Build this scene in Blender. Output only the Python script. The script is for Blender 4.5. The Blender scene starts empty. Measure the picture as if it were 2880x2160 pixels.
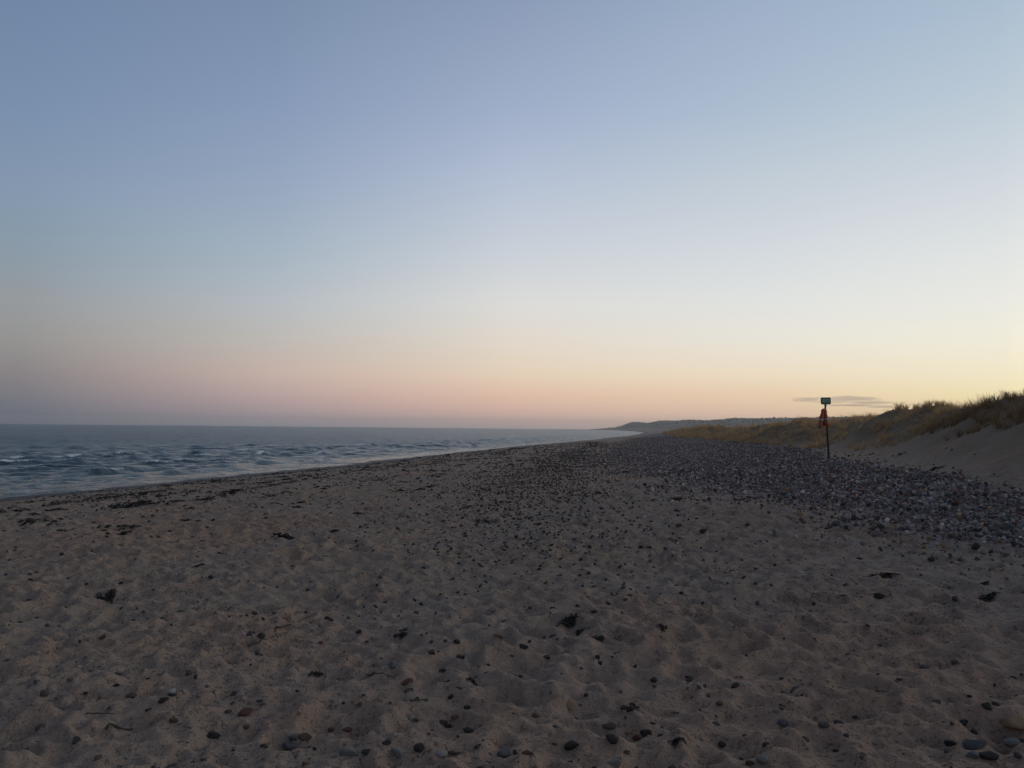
import bpy, bmesh, math, random
import numpy as np
from mathutils import Matrix, Vector

sc = bpy.context.scene
COL = sc.collection
random.seed(7)
RNG = np.random.default_rng(11)

# ------------------------------------------------------------------ camera
FPX, CX, CY = 2217.0, 1440.0, 1080.0           # focal length and centre for a 2880 x 2160 frame
CAM_Z = 2.8
PITCH, ROLL = math.atan(124 / 2217.0), 0.0097
cam = bpy.data.cameras.new('camera')
cam_ob = bpy.data.objects.new('camera', cam)
COL.objects.link(cam_ob)
sc.camera = cam_ob
_f = Vector((0, math.cos(PITCH), math.sin(PITCH)))
_r0 = Vector((1, 0, 0))
_u0 = Vector((0, -math.sin(PITCH), math.cos(PITCH)))
RIGHT = _r0 * math.cos(ROLL) + _u0 * math.sin(ROLL)
UP = _u0 * math.cos(ROLL) - _r0 * math.sin(ROLL)
FWD = _f
_m = Matrix((RIGHT, UP, -FWD)).transposed().to_4x4()
_m.translation = (0, 0, CAM_Z)
cam_ob.matrix_world = _m
cam.sensor_width = 36
cam.lens = 36 * FPX / 2880
cam.clip_start = 0.1
cam.clip_end = 60000


def ray(px, py):
    return (FWD * FPX + RIGHT * (px - CX) - UP * (py - CY)).normalized()


# ------------------------------------------------------------------ sky
SUN_AZ = math.radians(70)                       # sun just under the horizon, out of frame to the right


def lin(c):
    return tuple(((v / 255) / 12.92 if v / 255 <= 0.04045 else ((v / 255 + 0.055) / 1.055) ** 2.4) for v in c)


ZENITH = (56, 63, 84)
SKY = {   # azimuth (degrees, 0 = ahead, + = towards the sun) : (column in the frame, [(row, sRGB)...])
    -32: (50, [(0, (110, 131, 163)), (300, (117, 137, 167)), (500, (127, 144, 170)), (620, (129, 147, 166)), (740, (136, 148, 161)),
               (850, (145, 148, 153)), (950, (148, 145, 146)), (1050, (129, 123, 127)), (1130, (112, 112, 122)), (1188, (98, 101, 111))]),
    -17: (770, [(0, (119, 138, 168)), (300, (130, 147, 178)), (500, (143, 158, 184)), (700, (158, 172, 188)), (850, (175, 180, 188)),
                (950, (188, 182, 179)), (1050, (190, 168, 161)), (1130, (174, 151, 152)), (1195, (142, 137, 145))]),
    0: (1450, [(0, (136, 151, 181)), (300, (153, 166, 194)), (500, (173, 183, 205)), (700, (194, 199, 210)), (850, (213, 211, 211)),
               (950, (224, 213, 204)), (1050, (229, 207, 186)), (1110, (228, 191, 171)), (1160, (217, 180, 167)), (1202, (184, 164, 162))]),
    18: (2150, [(0, (154, 170, 196)), (300, (170, 185, 206)), (500, (190, 199, 211)), (700, (208, 212, 220)), (850, (222, 222, 222)),
                (950, (230, 224, 216)), (1050, (237, 219, 196)), (1110, (236, 206, 177)), (1170, (229, 196, 172)), (1208, (212, 181, 168))]),
    32: (2830, [(0, (166, 183, 204)), (300, (186, 198, 212)), (500, (204, 209, 219)), (700, (220, 222, 224)), (850, (231, 229, 225)),
                (950, (238, 232, 218)), (1050, (241, 229, 201)), (1110, (244, 226, 180)), (1170, (238, 205, 150)), (1214, (225, 180, 135))]),
}
_c0, _r0s = SKY[-32]
SKY[-110] = (_c0, [(row, tuple(v * 0.74 for v in c)) for row, c in _r0s])      # away from the sunset the sky goes on dimming
_c1, _r1s = SKY[32]
SKY[66] = (_c1, [(row, tuple(v * g for v, g in zip(c, (1.34, 1.22, 1.02) if row > 900 else (1.2, 1.15, 1.06)))) for row, c in _r1s])   # and brightens to where it went down
world = bpy.data.worlds.new('World')
sc.world = world
world.use_nodes = True
WN, WL = world.node_tree.nodes, world.node_tree.links
for n in list(WN):
    WN.remove(n)


def wn(t, **kw):
    n = WN.new(t)
    for k, v in kw.items():
        setattr(n, k, v)
    return n


def wmath(op, a, b=None):
    n = wn('ShaderNodeMath', operation=op)
    for i, v in enumerate((a, b)):
        if v is None:
            continue
        if isinstance(v, (int, float)):
            n.inputs[i].default_value = v
        else:
            WL.new(v, n.inputs[i])
    return n.outputs[0]


_tc = wn('ShaderNodeTexCoord')
_sx = wn('ShaderNodeSeparateXYZ')
WL.new(_tc.outputs['Generated'], _sx.inputs[0])
X_, Y_, Z_ = _sx.outputs
_elev = wmath('DIVIDE', wmath('ARCSINE', Z_), math.pi / 2)
_elev = wmath('POWER', wmath('MAXIMUM', _elev, 0.0), 0.5)              # more room for the stops near the horizon
_hl = wmath('MAXIMUM', wmath('SQRT', wmath('ADD', wmath('MULTIPLY', X_, X_), wmath('MULTIPLY', Y_, Y_))), 1e-4)
_cos = wmath('DIVIDE', wmath('ADD', wmath('MULTIPLY', X_, math.sin(SUN_AZ)), wmath('MULTIPLY', Y_, math.cos(SUN_AZ))), _hl)
_prev = None
for az in sorted(SKY):
    colx, rows = SKY[az]
    ramp = wn('ShaderNodeValToRGB')
    ramp.color_ramp.interpolation = 'LINEAR'
    stops = []
    for row, c in rows:
        d = ray(colx, row)
        g_ = 1.02 + (0.045 if row > 1000 and colx < 1000 else 0.0) + (0.02 if 250 < row < 900 and colx < 2000 else 0.0)
        c = (c[0] * g_, c[1] * g_ * 1.008, c[2] * g_ * 0.995)
        e = max(0.0, math.asin(d.z)) / (math.pi / 2)
        stops.append((math.sqrt(e), lin(c)))
    stops.sort()
    top = stops[-1]
    z = lin(ZENITH)
    for t in (0.35, 0.7, 1.0):
        k = t ** 0.8
        stops.append((top[0] + (1.0 - top[0]) * t, tuple(a * (1 - k) + b * k for a, b in zip(top[1], z))))
    el = ramp.color_ramp.elements
    el[0].position, el[0].color = stops[0][0], (*stops[0][1], 1)
    el[1].position, el[1].color = stops[-1][0], (*stops[-1][1], 1)
    for p, c in stops[1:-1]:
        e_ = el.new(p)
        e_.color = (*c, 1)
    WL.new(_elev, ramp.inputs[0])
    t = math.cos(math.radians(az) - SUN_AZ)
    if _prev is None:
        _prev = (t, ramp.outputs[0])
    else:
        mr = wn('ShaderNodeMapRange')
        mr.inputs['From Min'].default_value = _prev[0]
        mr.inputs['From Max'].default_value = t
        WL.new(_cos, mr.inputs['Value'])
        mx = wn('ShaderNodeMix', data_type='RGBA')
        WL.new(mr.outputs[0], mx.inputs['Factor'])
        WL.new(_prev[1], mx.inputs['A'])
        WL.new(ramp.outputs[0], mx.inputs['B'])
        _prev = (t, mx.outputs['Result'])
_ns = wn('ShaderNodeTexSky', sky_type='NISHITA', sun_disc=False)
_ns.sun_elevation = math.radians(-1.0)
_ns.sun_rotation = SUN_AZ
_b1, _b2 = wn('ShaderNodeBackground'), wn('ShaderNodeBackground')
WL.new(_prev[1], _b1.inputs[0])
_b1.inputs[1].default_value = 1.0
WL.new(_ns.outputs[0], _b2.inputs[0])
_b2.inputs[1].default_value = 0.02
_add = wn('ShaderNodeAddShader')
WL.new(_b1.outputs[0], _add.inputs[0])
WL.new(_b2.outputs[0], _add.inputs[1])
_out = wn('ShaderNodeOutputWorld')
WL.new(_add.outputs[0], _out.inputs[0])

# ------------------------------------------------------------------ sun and exposure
sun = bpy.data.lights.new('sun', 'SUN')
sun.energy = 0.25
sun.angle = math.radians(20)
sun.color = (1.0, 0.72, 0.5)
sun_ob = bpy.data.objects.new('sun', sun)
COL.objects.link(sun_ob)
_sd = Vector((math.sin(SUN_AZ) * math.cos(0.09), math.cos(SUN_AZ) * math.cos(0.09), math.sin(0.09)))
sun_ob.rotation_euler = _sd.to_track_quat('Z', 'Y').to_euler()

vs = sc.view_settings
vs.view_transform = 'Standard'
vs.look = 'None'
vs.exposure = 0.0
vs.gamma = 1.0
vs.use_curve_mapping = False
sc.cycles.use_denoising = True
sc.cycles.denoising_input_passes = 'RGB_ALBEDO_NORMAL'
sc.cycles.use_adaptive_sampling = False
sc.cycles.max_bounces = 5
sc.cycles.volume_bounces = 0
sc.cycles.transparent_max_bounces = 16

# ------------------------------------------------------------------ noise in numpy
_perm = np.random.default_rng(3).permutation(256).astype(np.int64)
_perm = np.concatenate([_perm, _perm, _perm])
_ga = np.random.default_rng(4).uniform(0, 2 * np.pi, 256)
_gx, _gy = np.cos(_ga), np.sin(_ga)


def perlin(x, y, seed=0):
    x = x + seed * 17.31
    y = y + seed * 9.77
    xi, yi = np.floor(x).astype(np.int64), np.floor(y).astype(np.int64)
    xf, yf = x - xi, y - yi
    u, v = xf ** 3 * (xf * (xf * 6 - 15) + 10), yf ** 3 * (yf * (yf * 6 - 15) + 10)

    def g(ix, iy, fx, fy):
        h = _perm[_perm[ix & 255] + (iy & 255)]
        return _gx[h] * fx + _gy[h] * fy
    a, b = g(xi, yi, xf, yf), g(xi + 1, yi, xf - 1, yf)
    c, d = g(xi, yi + 1, xf, yf - 1), g(xi + 1, yi + 1, xf - 1, yf - 1)
    return ((a + (b - a) * u) * (1 - v) + (c + (d - c) * u) * v) * 1.45


def fbm(x, y, oct=4, seed=0):
    s, a = 0, 1.0
    for o in range(oct):
        s = s + a * perlin(x * 2 ** o, y * 2 ** o, seed + o)
        a *= 0.5
    return s / 1.6


def sstep(a, b, x):
    t = np.clip((x - a) / (b - a), 0, 1)
    return t * t * (3 - 2 * t)


def hash2(ix, iy, seed):
    h = (ix * 374761393 + iy * 668265263 + seed * 982451653) & 0x7fffffff
    h = ((h ^ (h >> 13)) * 1274126177) & 0x7fffffff
    return ((h ^ (h >> 16)) & 0xffff) / 65535.0


# ------------------------------------------------------------------ lie of the land (x right, y ahead, z up; sea level 0)
SH = np.array([(-300, -100), (0, -26.8), (30, -19.4), (47, -15.2), (119, 0), (183, 16.8), (300, 43), (460, 74), (690, 115), (950, 150),
               (1300, 190), (1700, 230), (2000, 232), (2200, 216), (2350, 212), (2450, 230), (2700, 330), (4200, 800)], float)
FT = np.array([(-300, -62), (-30, 0), (0, 6.6), (14, 9.3), (25, 12.2), (34, 15.2), (50, 19), (70, 21.6), (117, 25.5), (200, 38), (300, 60),
               (400, 83), (690, 145), (1300, 245), (1700, 275), (2000, 278), (2300, 262), (4200, 900)], float)
CR = np.array([(-300, -52), (-30, 7), (0, 11.6), (14, 13.6), (25, 16.3), (40, 20.7), (60, 24.6), (120, 31), (200, 44), (300, 68), (400, 94),
               (690, 160), (1300, 265), (1700, 300), (2000, 305), (2300, 290), (4200, 1000)], float)
HT = np.array([(-300, 4), (0, 3.6), (25, 3.6), (33, 3.65), (36, 3.6), (40, 4.05), (45, 4.1), (47.5, 3.65), (54, 3.5), (66, 3.4), (90, 3.1), (120, 2.9), (160, 3.1),
               (200, 2.8), (300, 3.0), (400, 3.4), (690, 4.2), (4200, 5)], float)
PL = np.array([(-300, -66), (-30, -3), (0, 4.6), (8, 5.4), (15, 5.2), (19, 4.9), (33, 4.7), (50, 6.2), (80, 11), (120, 18), (200, 32.5),
               (400, 76), (4200, 880)], float)
PU = np.array([(-300, -63), (-30, 1), (0, 6.4), (9, 8.1), (14, 9.2), (20, 10.6), (34, 13.6), (42, 16.2), (50, 18.4), (70, 21.2), (117, 25), (200, 37.5), (300, 59),
               (400, 82), (4200, 890)], float)
RIDGE = np.array([  # slope x/y of the line of sight, distance, crest height above the eye in frame pixels
    (0.02, 2400, -6), (0.085, 2350, -2.0), (0.097, 2350, 0.5), (0.117, 2350, 3.0), (0.133, 2300, 5.5), (0.142, 2280, 12), (0.1525, 2250, 20.5), (0.168, 2150, 19.5),
    (0.172, 2100, 18), (0.185, 2020, 23), (0.193, 1980, 25), (0.212, 1900, 26), (0.2255, 1850, 29), (0.248, 1750, 27), (0.266, 1700, 30), (0.28, 1650, 35),
    (0.298, 1600, 33), (0.343, 1500, 35), (0.38, 1450, 37), (0.5, 1400, 38), (2.0, 1400, 40)], float)


def tab(T, y):
    return np.interp(y, T[:, 0], T[:, 1])


def offshore(x, y):
    """metres inland (+) or seaward (-) from the water line"""
    return (x - tab(SH, y)) * 0.971 + 0.5 * perlin(x * 0.05, y * 0.05, 31) + 0.25 * perlin(x * 0.21, y * 0.21, 32)


def pits(x, y, cell, seed):
    """trodden sand: scattered hollows with a soft rim"""
    gx, gy = np.floor(x / cell).astype(np.int64), np.floor(y / cell).astype(np.int64)
    out = np.zeros_like(x)
    for dx in (-1, 0, 1):
        for dy in (-1, 0, 1):
            cx_, cy_ = gx + dx, gy + dy
            h1, h2 = hash2(cx_, cy_, seed), hash2(cx_, cy_, seed + 1)
            h3, h4 = hash2(cx_, cy_, seed + 2), hash2(cx_, cy_, seed + 3)
            px, py = (cx_ + h1) * cell, (cy_ + h2) * cell
            a = h3 * 6.2832
            ca, sa = np.cos(a), np.sin(a)
            ex, ey = x - px, y - py
            r = np.sqrt(((ex * ca + ey * sa) / 1.6) ** 2 + (-ex * sa + ey * ca) ** 2) / (cell * (0.26 + 0.22 * h4))
            dep = np.where(r < 1, -(1 - r * r) ** 1.5, 0) + 0.45 * np.exp(-((r - 1.12) / 0.22) ** 2)
            out += dep * (0.35 + 0.65 * hash2(cx_, cy_, seed + 4))
    return out


PRINTS = []
_pr = random.Random(21)
for _x, _y, _hd, _n in ((-2.6, 3.4, 0.35, 16), (2.9, 4.2, -0.25, 15), (-0.5, 9.0, 1.1, 12), (-5.0, 7.0, 0.15, 14), (1.6, 5.6, 0.05, 12)):
    for _i in range(_n):                                   # a walker's prints, left and right in turn
        _hd += _pr.uniform(-0.05, 0.05)
        _x += 0.66 * math.sin(_hd)
        _y += 0.66 * math.cos(_hd)
        _s = 0.11 if _i % 2 else -0.11
        PRINTS.append((_x + _s * math.cos(_hd) + _pr.uniform(-.03, .03), _y - _s * math.sin(_hd) + _pr.uniform(-.05, .05), _hd + _pr.uniform(-.15, .15), _pr.uniform(0.7, 1.15)))


def prints(x, y):
    out = np.zeros_like(x)
    close = np.flatnonzero((np.abs(x) < 12) & (y > 2) & (y < 22))
    if not len(close):
        return out
    cx_, cy_ = x[close], y[close]
    acc = np.zeros_like(cx_)
    for px, py, hd, dep in PRINTS:
        m = np.flatnonzero((np.abs(cx_ - px) < 0.42) & (np.abs(cy_ - py) < 0.42))
        if not len(m):
            continue
        ex, ey = cx_[m] - px, cy_[m] - py
        la, lo_ = ex * math.cos(hd) - ey * math.sin(hd), ex * math.sin(hd) + ey * math.cos(hd)
        r_ = np.sqrt((la / (0.062 + 0.014 * np.tanh(lo_ * 12))) ** 2 + (lo_ / 0.155) ** 2)
        acc[m] += dep * (-0.042 * sstep(1.05, 0.6, r_) * (0.75 + 0.35 * np.cos(lo_ * 22)) + 0.022 * np.exp(-((r_ - 1.25) / 0.28) ** 2))
    out[close] = acc
    return out


def bowls(x, y, cell, seed):
    """old footmarks worn to shallow bowls that meet in low rims"""
    gx, gy = np.floor(x / cell).astype(np.int64), np.floor(y / cell).astype(np.int64)
    best = np.full_like(x, 9.0)
    for dx in (-1, 0, 1):
        for dy in (-1, 0, 1):
            cx_, cy_ = gx + dx, gy + dy
            h1, h2 = hash2(cx_, cy_, seed), hash2(cx_, cy_, seed + 1)
            w = 0.7 + 0.9 * hash2(cx_, cy_, seed + 2)
            base = 0.16 * hash2(cx_, cy_, seed + 3)
            best = np.minimum(best, (((x / cell - cx_ - h1)) ** 2 + ((y / cell - cy_ - h2)) ** 2) * w + base)
    return best / (best + 0.16)                              # rims stay low and rounded


def land(x, y, parts=False):
    x = np.asarray(x, float)
    y = np.asarray(y, float)
    r = np.sqrt(x * x + (y + 3) ** 2)
    u = offshore(x, y)
    wob = 1.2 * perlin(x * 0.12, y * 0.09, 5) * sstep(0, 6, r)
    ft, cr, ht = tab(FT, y), tab(CR, y), tab(HT, y)
    ft = ft + wob * 0.6
    cr = cr + wob
    ft_u = (ft - tab(SH, y)) * 0.971
    # beach from the water up to the dune foot
    k = np.clip(u / np.maximum(ft_u, 4), -0.5, 1)
    z = np.interp(k, [-0.5, -0.12, 0.0, 0.06, 0.125, 0.22, 0.36, 0.55, 0.74, 0.86, 0.95, 1.0], [-2.5, -0.5, -0.03, 0.10, 0.26, 0.50, 0.80, 1.08, 1.19, 1.36, 1.58, 1.72])
    # dune
    t = np.clip((x - ft) / np.maximum(cr - ft, 1), 0, 1)
    hb = ht + 0.42 * perlin(x * 0.17, y * 0.15, 8) * sstep(10, 40, r) + 0.30 * perlin(x * 0.45, y * 0.4, 9)
    s = t * t * (3 - 2 * t)
    dune_z = 1.72 + (hb - 1.72) * (0.35 * t + 0.65 * s)
    beyond = np.maximum(x - cr, 0)
    dune_z = dune_z - 0.7 * sstep(0.5, 9, beyond) * sstep(900, 100, r) + 0.5 * fbm(x * 0.09, y * 0.09, 3, 12) * sstep(1, 8, beyond)
    z = np.where(x > ft, dune_z, z)
    # far hills
    sl = x / np.maximum(y, 1)
    d = np.sqrt(x * x + y * y)
    D = np.interp(sl, RIDGE[:, 0], RIDGE[:, 1])
    zr = CAM_Z + np.interp(sl, RIDGE[:, 0], RIDGE[:, 2]) / FPX * D - 2.5
    up = sstep(0.72, 1.0, d / D) * 0.8 + 0.2 * sstep(0.45, 0.85, d / D)
    hill = np.maximum(zr, 0) * up * (y > 300) * sstep(2, 60, u)
    hill = hill * (1 + 0.12 * fbm(x * 0.006, y * 0.006, 3, 15))
    z = np.maximum(z, np.where(hill > 0.3, hill + 1.5, -9))
    # relief of the trodden sand; each size fades out where it can no longer be told apart
    dry = sstep(1.5, 6, u) * sstep(400, 60, r)
    on_dune = sstep(0.0, 0.5, t)
    fade = lambda wl: sstep(0.8, 2.2, wl / (0.0045 * np.maximum(r, 0.5)))
    n1 = fbm(x * 0.55, y * 0.55, 2, 20)
    soft = lambda v: np.sqrt(v * v + 0.006)
    rid = 1 - soft(perlin(x * 2.3 + n1 * 0.6, y * 2.3, 21)) * 2.0
    rid2 = 1 - soft(perlin(x * 4.2 + n1, y * 6.2 + 1.5 * n1, 22)) * 2.0
    rid3 = 1 - soft(perlin(x * 10.5 + n1, y * 9.5, 28)) * 2.0
    fine = perlin(x * 21, y * 21, 23)
    patch = 0.55 + 0.6 * sstep(-0.35, 0.35, perlin(x * 0.6 + 4, y * 0.6, 29))
    wx_, wy_ = x + 0.09 * perlin(x * 2.1, y * 2.1, 35), y + 0.09 * perlin(x * 2.1, y * 2.1, 36)
    rel = 0.05 * n1 + 0.010 * rid * fade(0.5) + (0.004 * rid2 * fade(0.2) + 0.006 * rid3 * fade(0.10)) * patch + 0.003 * fine * fade(0.055)
    rel += 0.046 * bowls(wx_, wy_, 0.25, 61) * fade(0.25) * (0.45 + 0.75 * patch) + 0.036 * bowls(wx_, wy_, 0.125, 71) * fade(0.125) * patch
    rel += 0.048 * pits(x, y, 0.42, 5) * fade(0.35) * (0.4 + 0.6 * sstep(-0.5, 0.4, perlin(x * 0.4, y * 0.4, 25)))
    rel += 0.022 * pits(x + 3.1, y + 7.7, 0.19, 17) * fade(0.17)
    z = z + 1.3 * rel * dry * (1 - 0.75 * on_dune)
    z = z + prints(x, y)
    # little steps and hollows on the dune face
    z = z + on_dune * sstep(600, 100, r) * (0.10 * fbm(x * 0.7, y * 0.5, 3, 27))
    if parts:
        veg_line = np.interp(y, [0, 18, 25, 32, 40, 50, 58, 70], [0.80, 0.66, 0.52, 0.42, 0.22, 0.02, -0.08, -0.15])
        veg = sstep(-0.16, 0.24, t - veg_line + 0.34 * fbm(x * 0.35, y * 0.22, 3, 40)) * (x > ft - 0.6)
        veg = np.maximum(veg, sstep(1.0, 3.0, beyond) * sstep(-0.5, 0.0, perlin(x * 0.2, y * 0.2, 41)))
        veg = np.where(d > 450, sstep(3, 12, x - ft), veg)
        edge = 0.7 * perlin(x * 0.5, y * 0.35, 44) + 0.45 * perlin(x * 1.6, y * 1.3, 45)
        a, b = tab(PL, y) + edge, tab(PU, y) + edge * 0.5
        shingle = sstep(-0.7, 0.9, x - a) * sstep(0.5, -0.5, x - b) * sstep(900, 200, y)
        wet = sstep(5.0, 3.9, u + 0.35 * perlin(x * 0.3, y * 0.3, 46))
        soil = 0.85 * on_dune * (0.6 + 0.5 * fbm(x * 0.5, y * 0.4, 3, 48))
        return z, u, (np.maximum(veg, soil) if parts == 'sheet' else veg), shingle, wet, x - ft, hill
    return z


def ground(x, y):
    return float(land(np.array([x]), np.array([y]))[0])


def spot(px, py):
    """where the line of sight through a point of the photograph meets the land"""
    d = ray(px, py)
    t = np.concatenate([np.linspace(2.5, 30, 1400), np.linspace(30, 160, 1300)[1:], np.linspace(160, 900, 700)[1:]])
    x, y, z = d.x * t, d.y * t, CAM_Z + d.z * t
    below = z < land(x, y)
    i = int(np.argmax(below)) if below.any() else len(t) - 1
    return float(x[i]), float(y[i]), float(z[i])


# ------------------------------------------------------------------ helpers
def mesh_obj(name, verts, faces, mat=None, parent=None, smooth=True, loc=None):
    me = bpy.data.meshes.new(name)
    me.from_pydata([tuple(v) for v in verts], [], faces)
    if smooth:
        me.polygons.foreach_set('use_smooth', [True] * len(me.polygons))
    if mat:
        me.materials.append(mat)
    o = bpy.data.objects.new(name, me)
    COL.objects.link(o)
    if parent:
        o.parent = parent
    if loc is not None:
        o.location = loc
    return o


def grid_obj(name, P, quads, mat, attrs):
    me = bpy.data.meshes.new(name)
    me.vertices.add(len(P))
    me.vertices.foreach_set('co', P.astype(np.float32).ravel())
    me.loops.add(quads.size)
    me.loops.foreach_set('vertex_index', quads.astype(np.int32).ravel())
    me.polygons.add(len(quads))
    me.polygons.foreach_set('loop_start', np.arange(0, quads.size, 4, dtype=np.int32))
    me.polygons.foreach_set('use_smooth', np.ones(len(quads), bool))
    me.update(calc_edges=True)
    for k, v in attrs.items():
        a = me.attributes.new(k, 'FLOAT', 'POINT')
        a.data.foreach_set('value', v.astype(np.float32))
    me.materials.append(mat)
    o = bpy.data.objects.new(name, me)
    COL.objects.link(o)
    return o


def sub_grid(P, quads, keep, attrs):
    q = quads[keep]
    used = np.unique(q)
    m = np.full(len(P), -1, np.int64)
    m[used] = np.arange(len(used))
    return P[used], m[q], {k: v[used] for k, v in attrs.items()}


def tag(o, label=None, cat=None, group=None, kind=None):
    for k, v in (('label', label), ('category', cat), ('group', group), ('kind', kind)):
        if v:
            o[k] = v
    return o


def empty(name, loc):
    o = bpy.data.objects.new(name, None)
    o.location = loc
    COL.objects.link(o)
    return o


class NT:
    def __init__(self, name):
        self.m = bpy.data.materials.new(name)
        self.m.use_nodes = True
        self.t = self.m.node_tree
        self.n, self.l = self.t.nodes, self.t.links
        self.bsdf = self.n['Principled BSDF']
        self.out = self.n['Material Output']

    def new(self, t, ins=None, **kw):
        n = self.n.new(t)
        for k, v in kw.items():
            setattr(n, k, v)
        for k, v in (ins or {}).items():
            if hasattr(v, 'is_linked') or isinstance(v, bpy.types.NodeSocket):
                self.l.new(v, n.inputs[k])
            else:
                n.inputs[k].default_value = v
        return n

    def mix(self, f, a, b, blend='MIX'):
        n = self.new('ShaderNodeMix', data_type='RGBA', blend_type=blend)
        for k, v in (('Factor', f), ('A', a), ('B', b)):
            s = [i for i in n.inputs if i.name == k and (i.type == ('VALUE' if k == 'Factor' else 'RGBA'))][0]
            if isinstance(v, bpy.types.NodeSocket):
                self.l.new(v, s)
            elif k == 'Factor':
                s.default_value = v
            else:
                s.default_value = (*v, 1)
        return [o for o in n.outputs if o.type == 'RGBA'][0]

    def math(self, op, a, b=0.0):
        n = self.new('ShaderNodeMath', operation=op)
        for i, v in enumerate((a, b)):
            if isinstance(v, bpy.types.NodeSocket):
                self.l.new(v, n.inputs[i])
            else:
                n.inputs[i].default_value = v
        return n.outputs[0]

    def attr(self, name, kind='GEOMETRY'):
        return self.new('ShaderNodeAttribute', attribute_name=name, attribute_type=kind)

    def noise(self, vec, scale, detail=3, rough=0.55):
        return self.new('ShaderNodeTexNoise', {'Vector': vec, 'Scale': scale, 'Detail': detail, 'Roughness': rough}).outputs[0]

    def ramp(self, f, stops):
        n = self.new('ShaderNodeValToRGB')
        e = n.color_ramp.elements
        e[0].position, e[0].color = stops[0][0], (*stops[0][1], 1)
        e[1].position, e[1].color = stops[-1][0], (*stops[-1][1], 1)
        for p, c in stops[1:-1]:
            x = e.new(p)
            x.color = (*c, 1)
        self.l.new(f, n.inputs[0])
        return n.outputs[0]

    def bump(self, h, strength, dist, prev=None):
        n = self.new('ShaderNodeBump', {'Strength': strength, 'Distance': dist, 'Height': h})
        if prev is not None:
            self.l.new(prev, n.inputs['Normal'])
        return n.outputs[0]

    def set(self, **kw):
        names = {'color': 'Base Color', 'rough': 'Roughness', 'normal': 'Normal', 'spec': 'Specular IOR Level', 'ior': 'IOR', 'metal': 'Metallic'}
        for k, v in kw.items():
            s = self.bsdf.inputs[names[k]]
            if isinstance(v, bpy.types.NodeSocket):
                self.l.new(v, s)
            elif k == 'color':
                s.default_value = (*v, 1)
            else:
                s.default_value = v
        return self.m


# ------------------------------------------------------------------ materials
def make_sand():
    k = NT('sand')
    pos = k.new('ShaderNodeNewGeometry').outputs['Position']
    big, mid, grain = k.noise(pos, 0.22, 3), k.noise(pos, 2.2, 5, 0.6), k.noise(pos, 160.0, 2)
    c = k.ramp(big, [(0.36, (0.365, 0.248, 0.178)), (0.5, (0.335, 0.248, 0.194)), (0.64, (0.382, 0.238, 0.167))])
    c = k.mix(k.math('MULTIPLY', mid, 0.28), c, (0.29, 0.21, 0.16))
    c = k.mix(k.math('MULTIPLY', grain, 0.35), c, (0.54, 0.42, 0.33))
    where = k.ramp(k.noise(pos, 0.5, 3, 0.6), [(0.35, (0.25, 0.25, 0.25)), (0.65, (1, 1, 1))])
    for sc_, lo, amt in ((34.0, 0.565, 0.8), (14.0, 0.61, 0.6)):        # dark grit and crumbs of weed
        speck = k.ramp(k.noise(pos, sc_, 3, 0.72), [(lo, (0, 0, 0)), (lo + 0.05, (1, 1, 1))])
        c = k.mix(k.math('MULTIPLY', k.math('MULTIPLY', speck, where), amt), c, (0.085, 0.066, 0.055))
    # stones lying too far off to build one by one
    vor = k.new('ShaderNodeTexVoronoi', {'Vector': pos, 'Scale': 9.0})
    stone = k.ramp(k.new('ShaderNodeSeparateColor', {'Color': vor.outputs['Color']}).outputs[0],
                   [(0.0, (0.07, 0.062, 0.063)), (0.5, (0.19, 0.168, 0.168)), (0.85, (0.28, 0.25, 0.24)), (1.0, (0.45, 0.41, 0.39))])
    sh = k.attr('shingle').outputs['Fac']
    c = k.mix(k.math('MULTIPLY', sh, 0.85), c, stone)
    litter = k.ramp(k.noise(pos, 3.0, 4), [(0.3, (0.12, 0.092, 0.058)), (0.7, (0.22, 0.165, 0.10))])
    veg = k.attr('veg').outputs['Fac']
    c = k.mix(k.math('MULTIPLY', veg, 0.8), c, litter)
    wet = k.attr('wet').outputs['Fac']
    c = k.mix(k.math('MULTIPLY', wet, 0.9), c, (0.035, 0.030, 0.028))
    nrm = k.bump(k.noise(pos, 3.2, 5, 0.68), 0.45, 0.12)
    nrm = k.bump(k.noise(pos, 11.0, 4, 0.65), 0.7, 0.06, nrm)
    nrm = k.bump(k.noise(pos, 48.0, 4, 0.7), 0.9, 0.022, nrm)
    rough = k.math('SUBTRACT', 1.0, k.math('MULTIPLY', wet, 0.45))
    return k.set(color=c, normal=nrm, rough=rough, spec=0.15)


def make_hill():
    k = NT('hillside')
    pos = k.new('ShaderNodeNewGeometry').outputs['Position']
    n = k.noise(pos, 0.02, 5, 0.65)
    c = k.ramp(n, [(0.3, (0.15, 0.14, 0.115)), (0.5, (0.23, 0.20, 0.16)), (0.7, (0.30, 0.26, 0.205))])
    return k.set(color=c, rough=1.0, spec=0.1)


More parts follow.
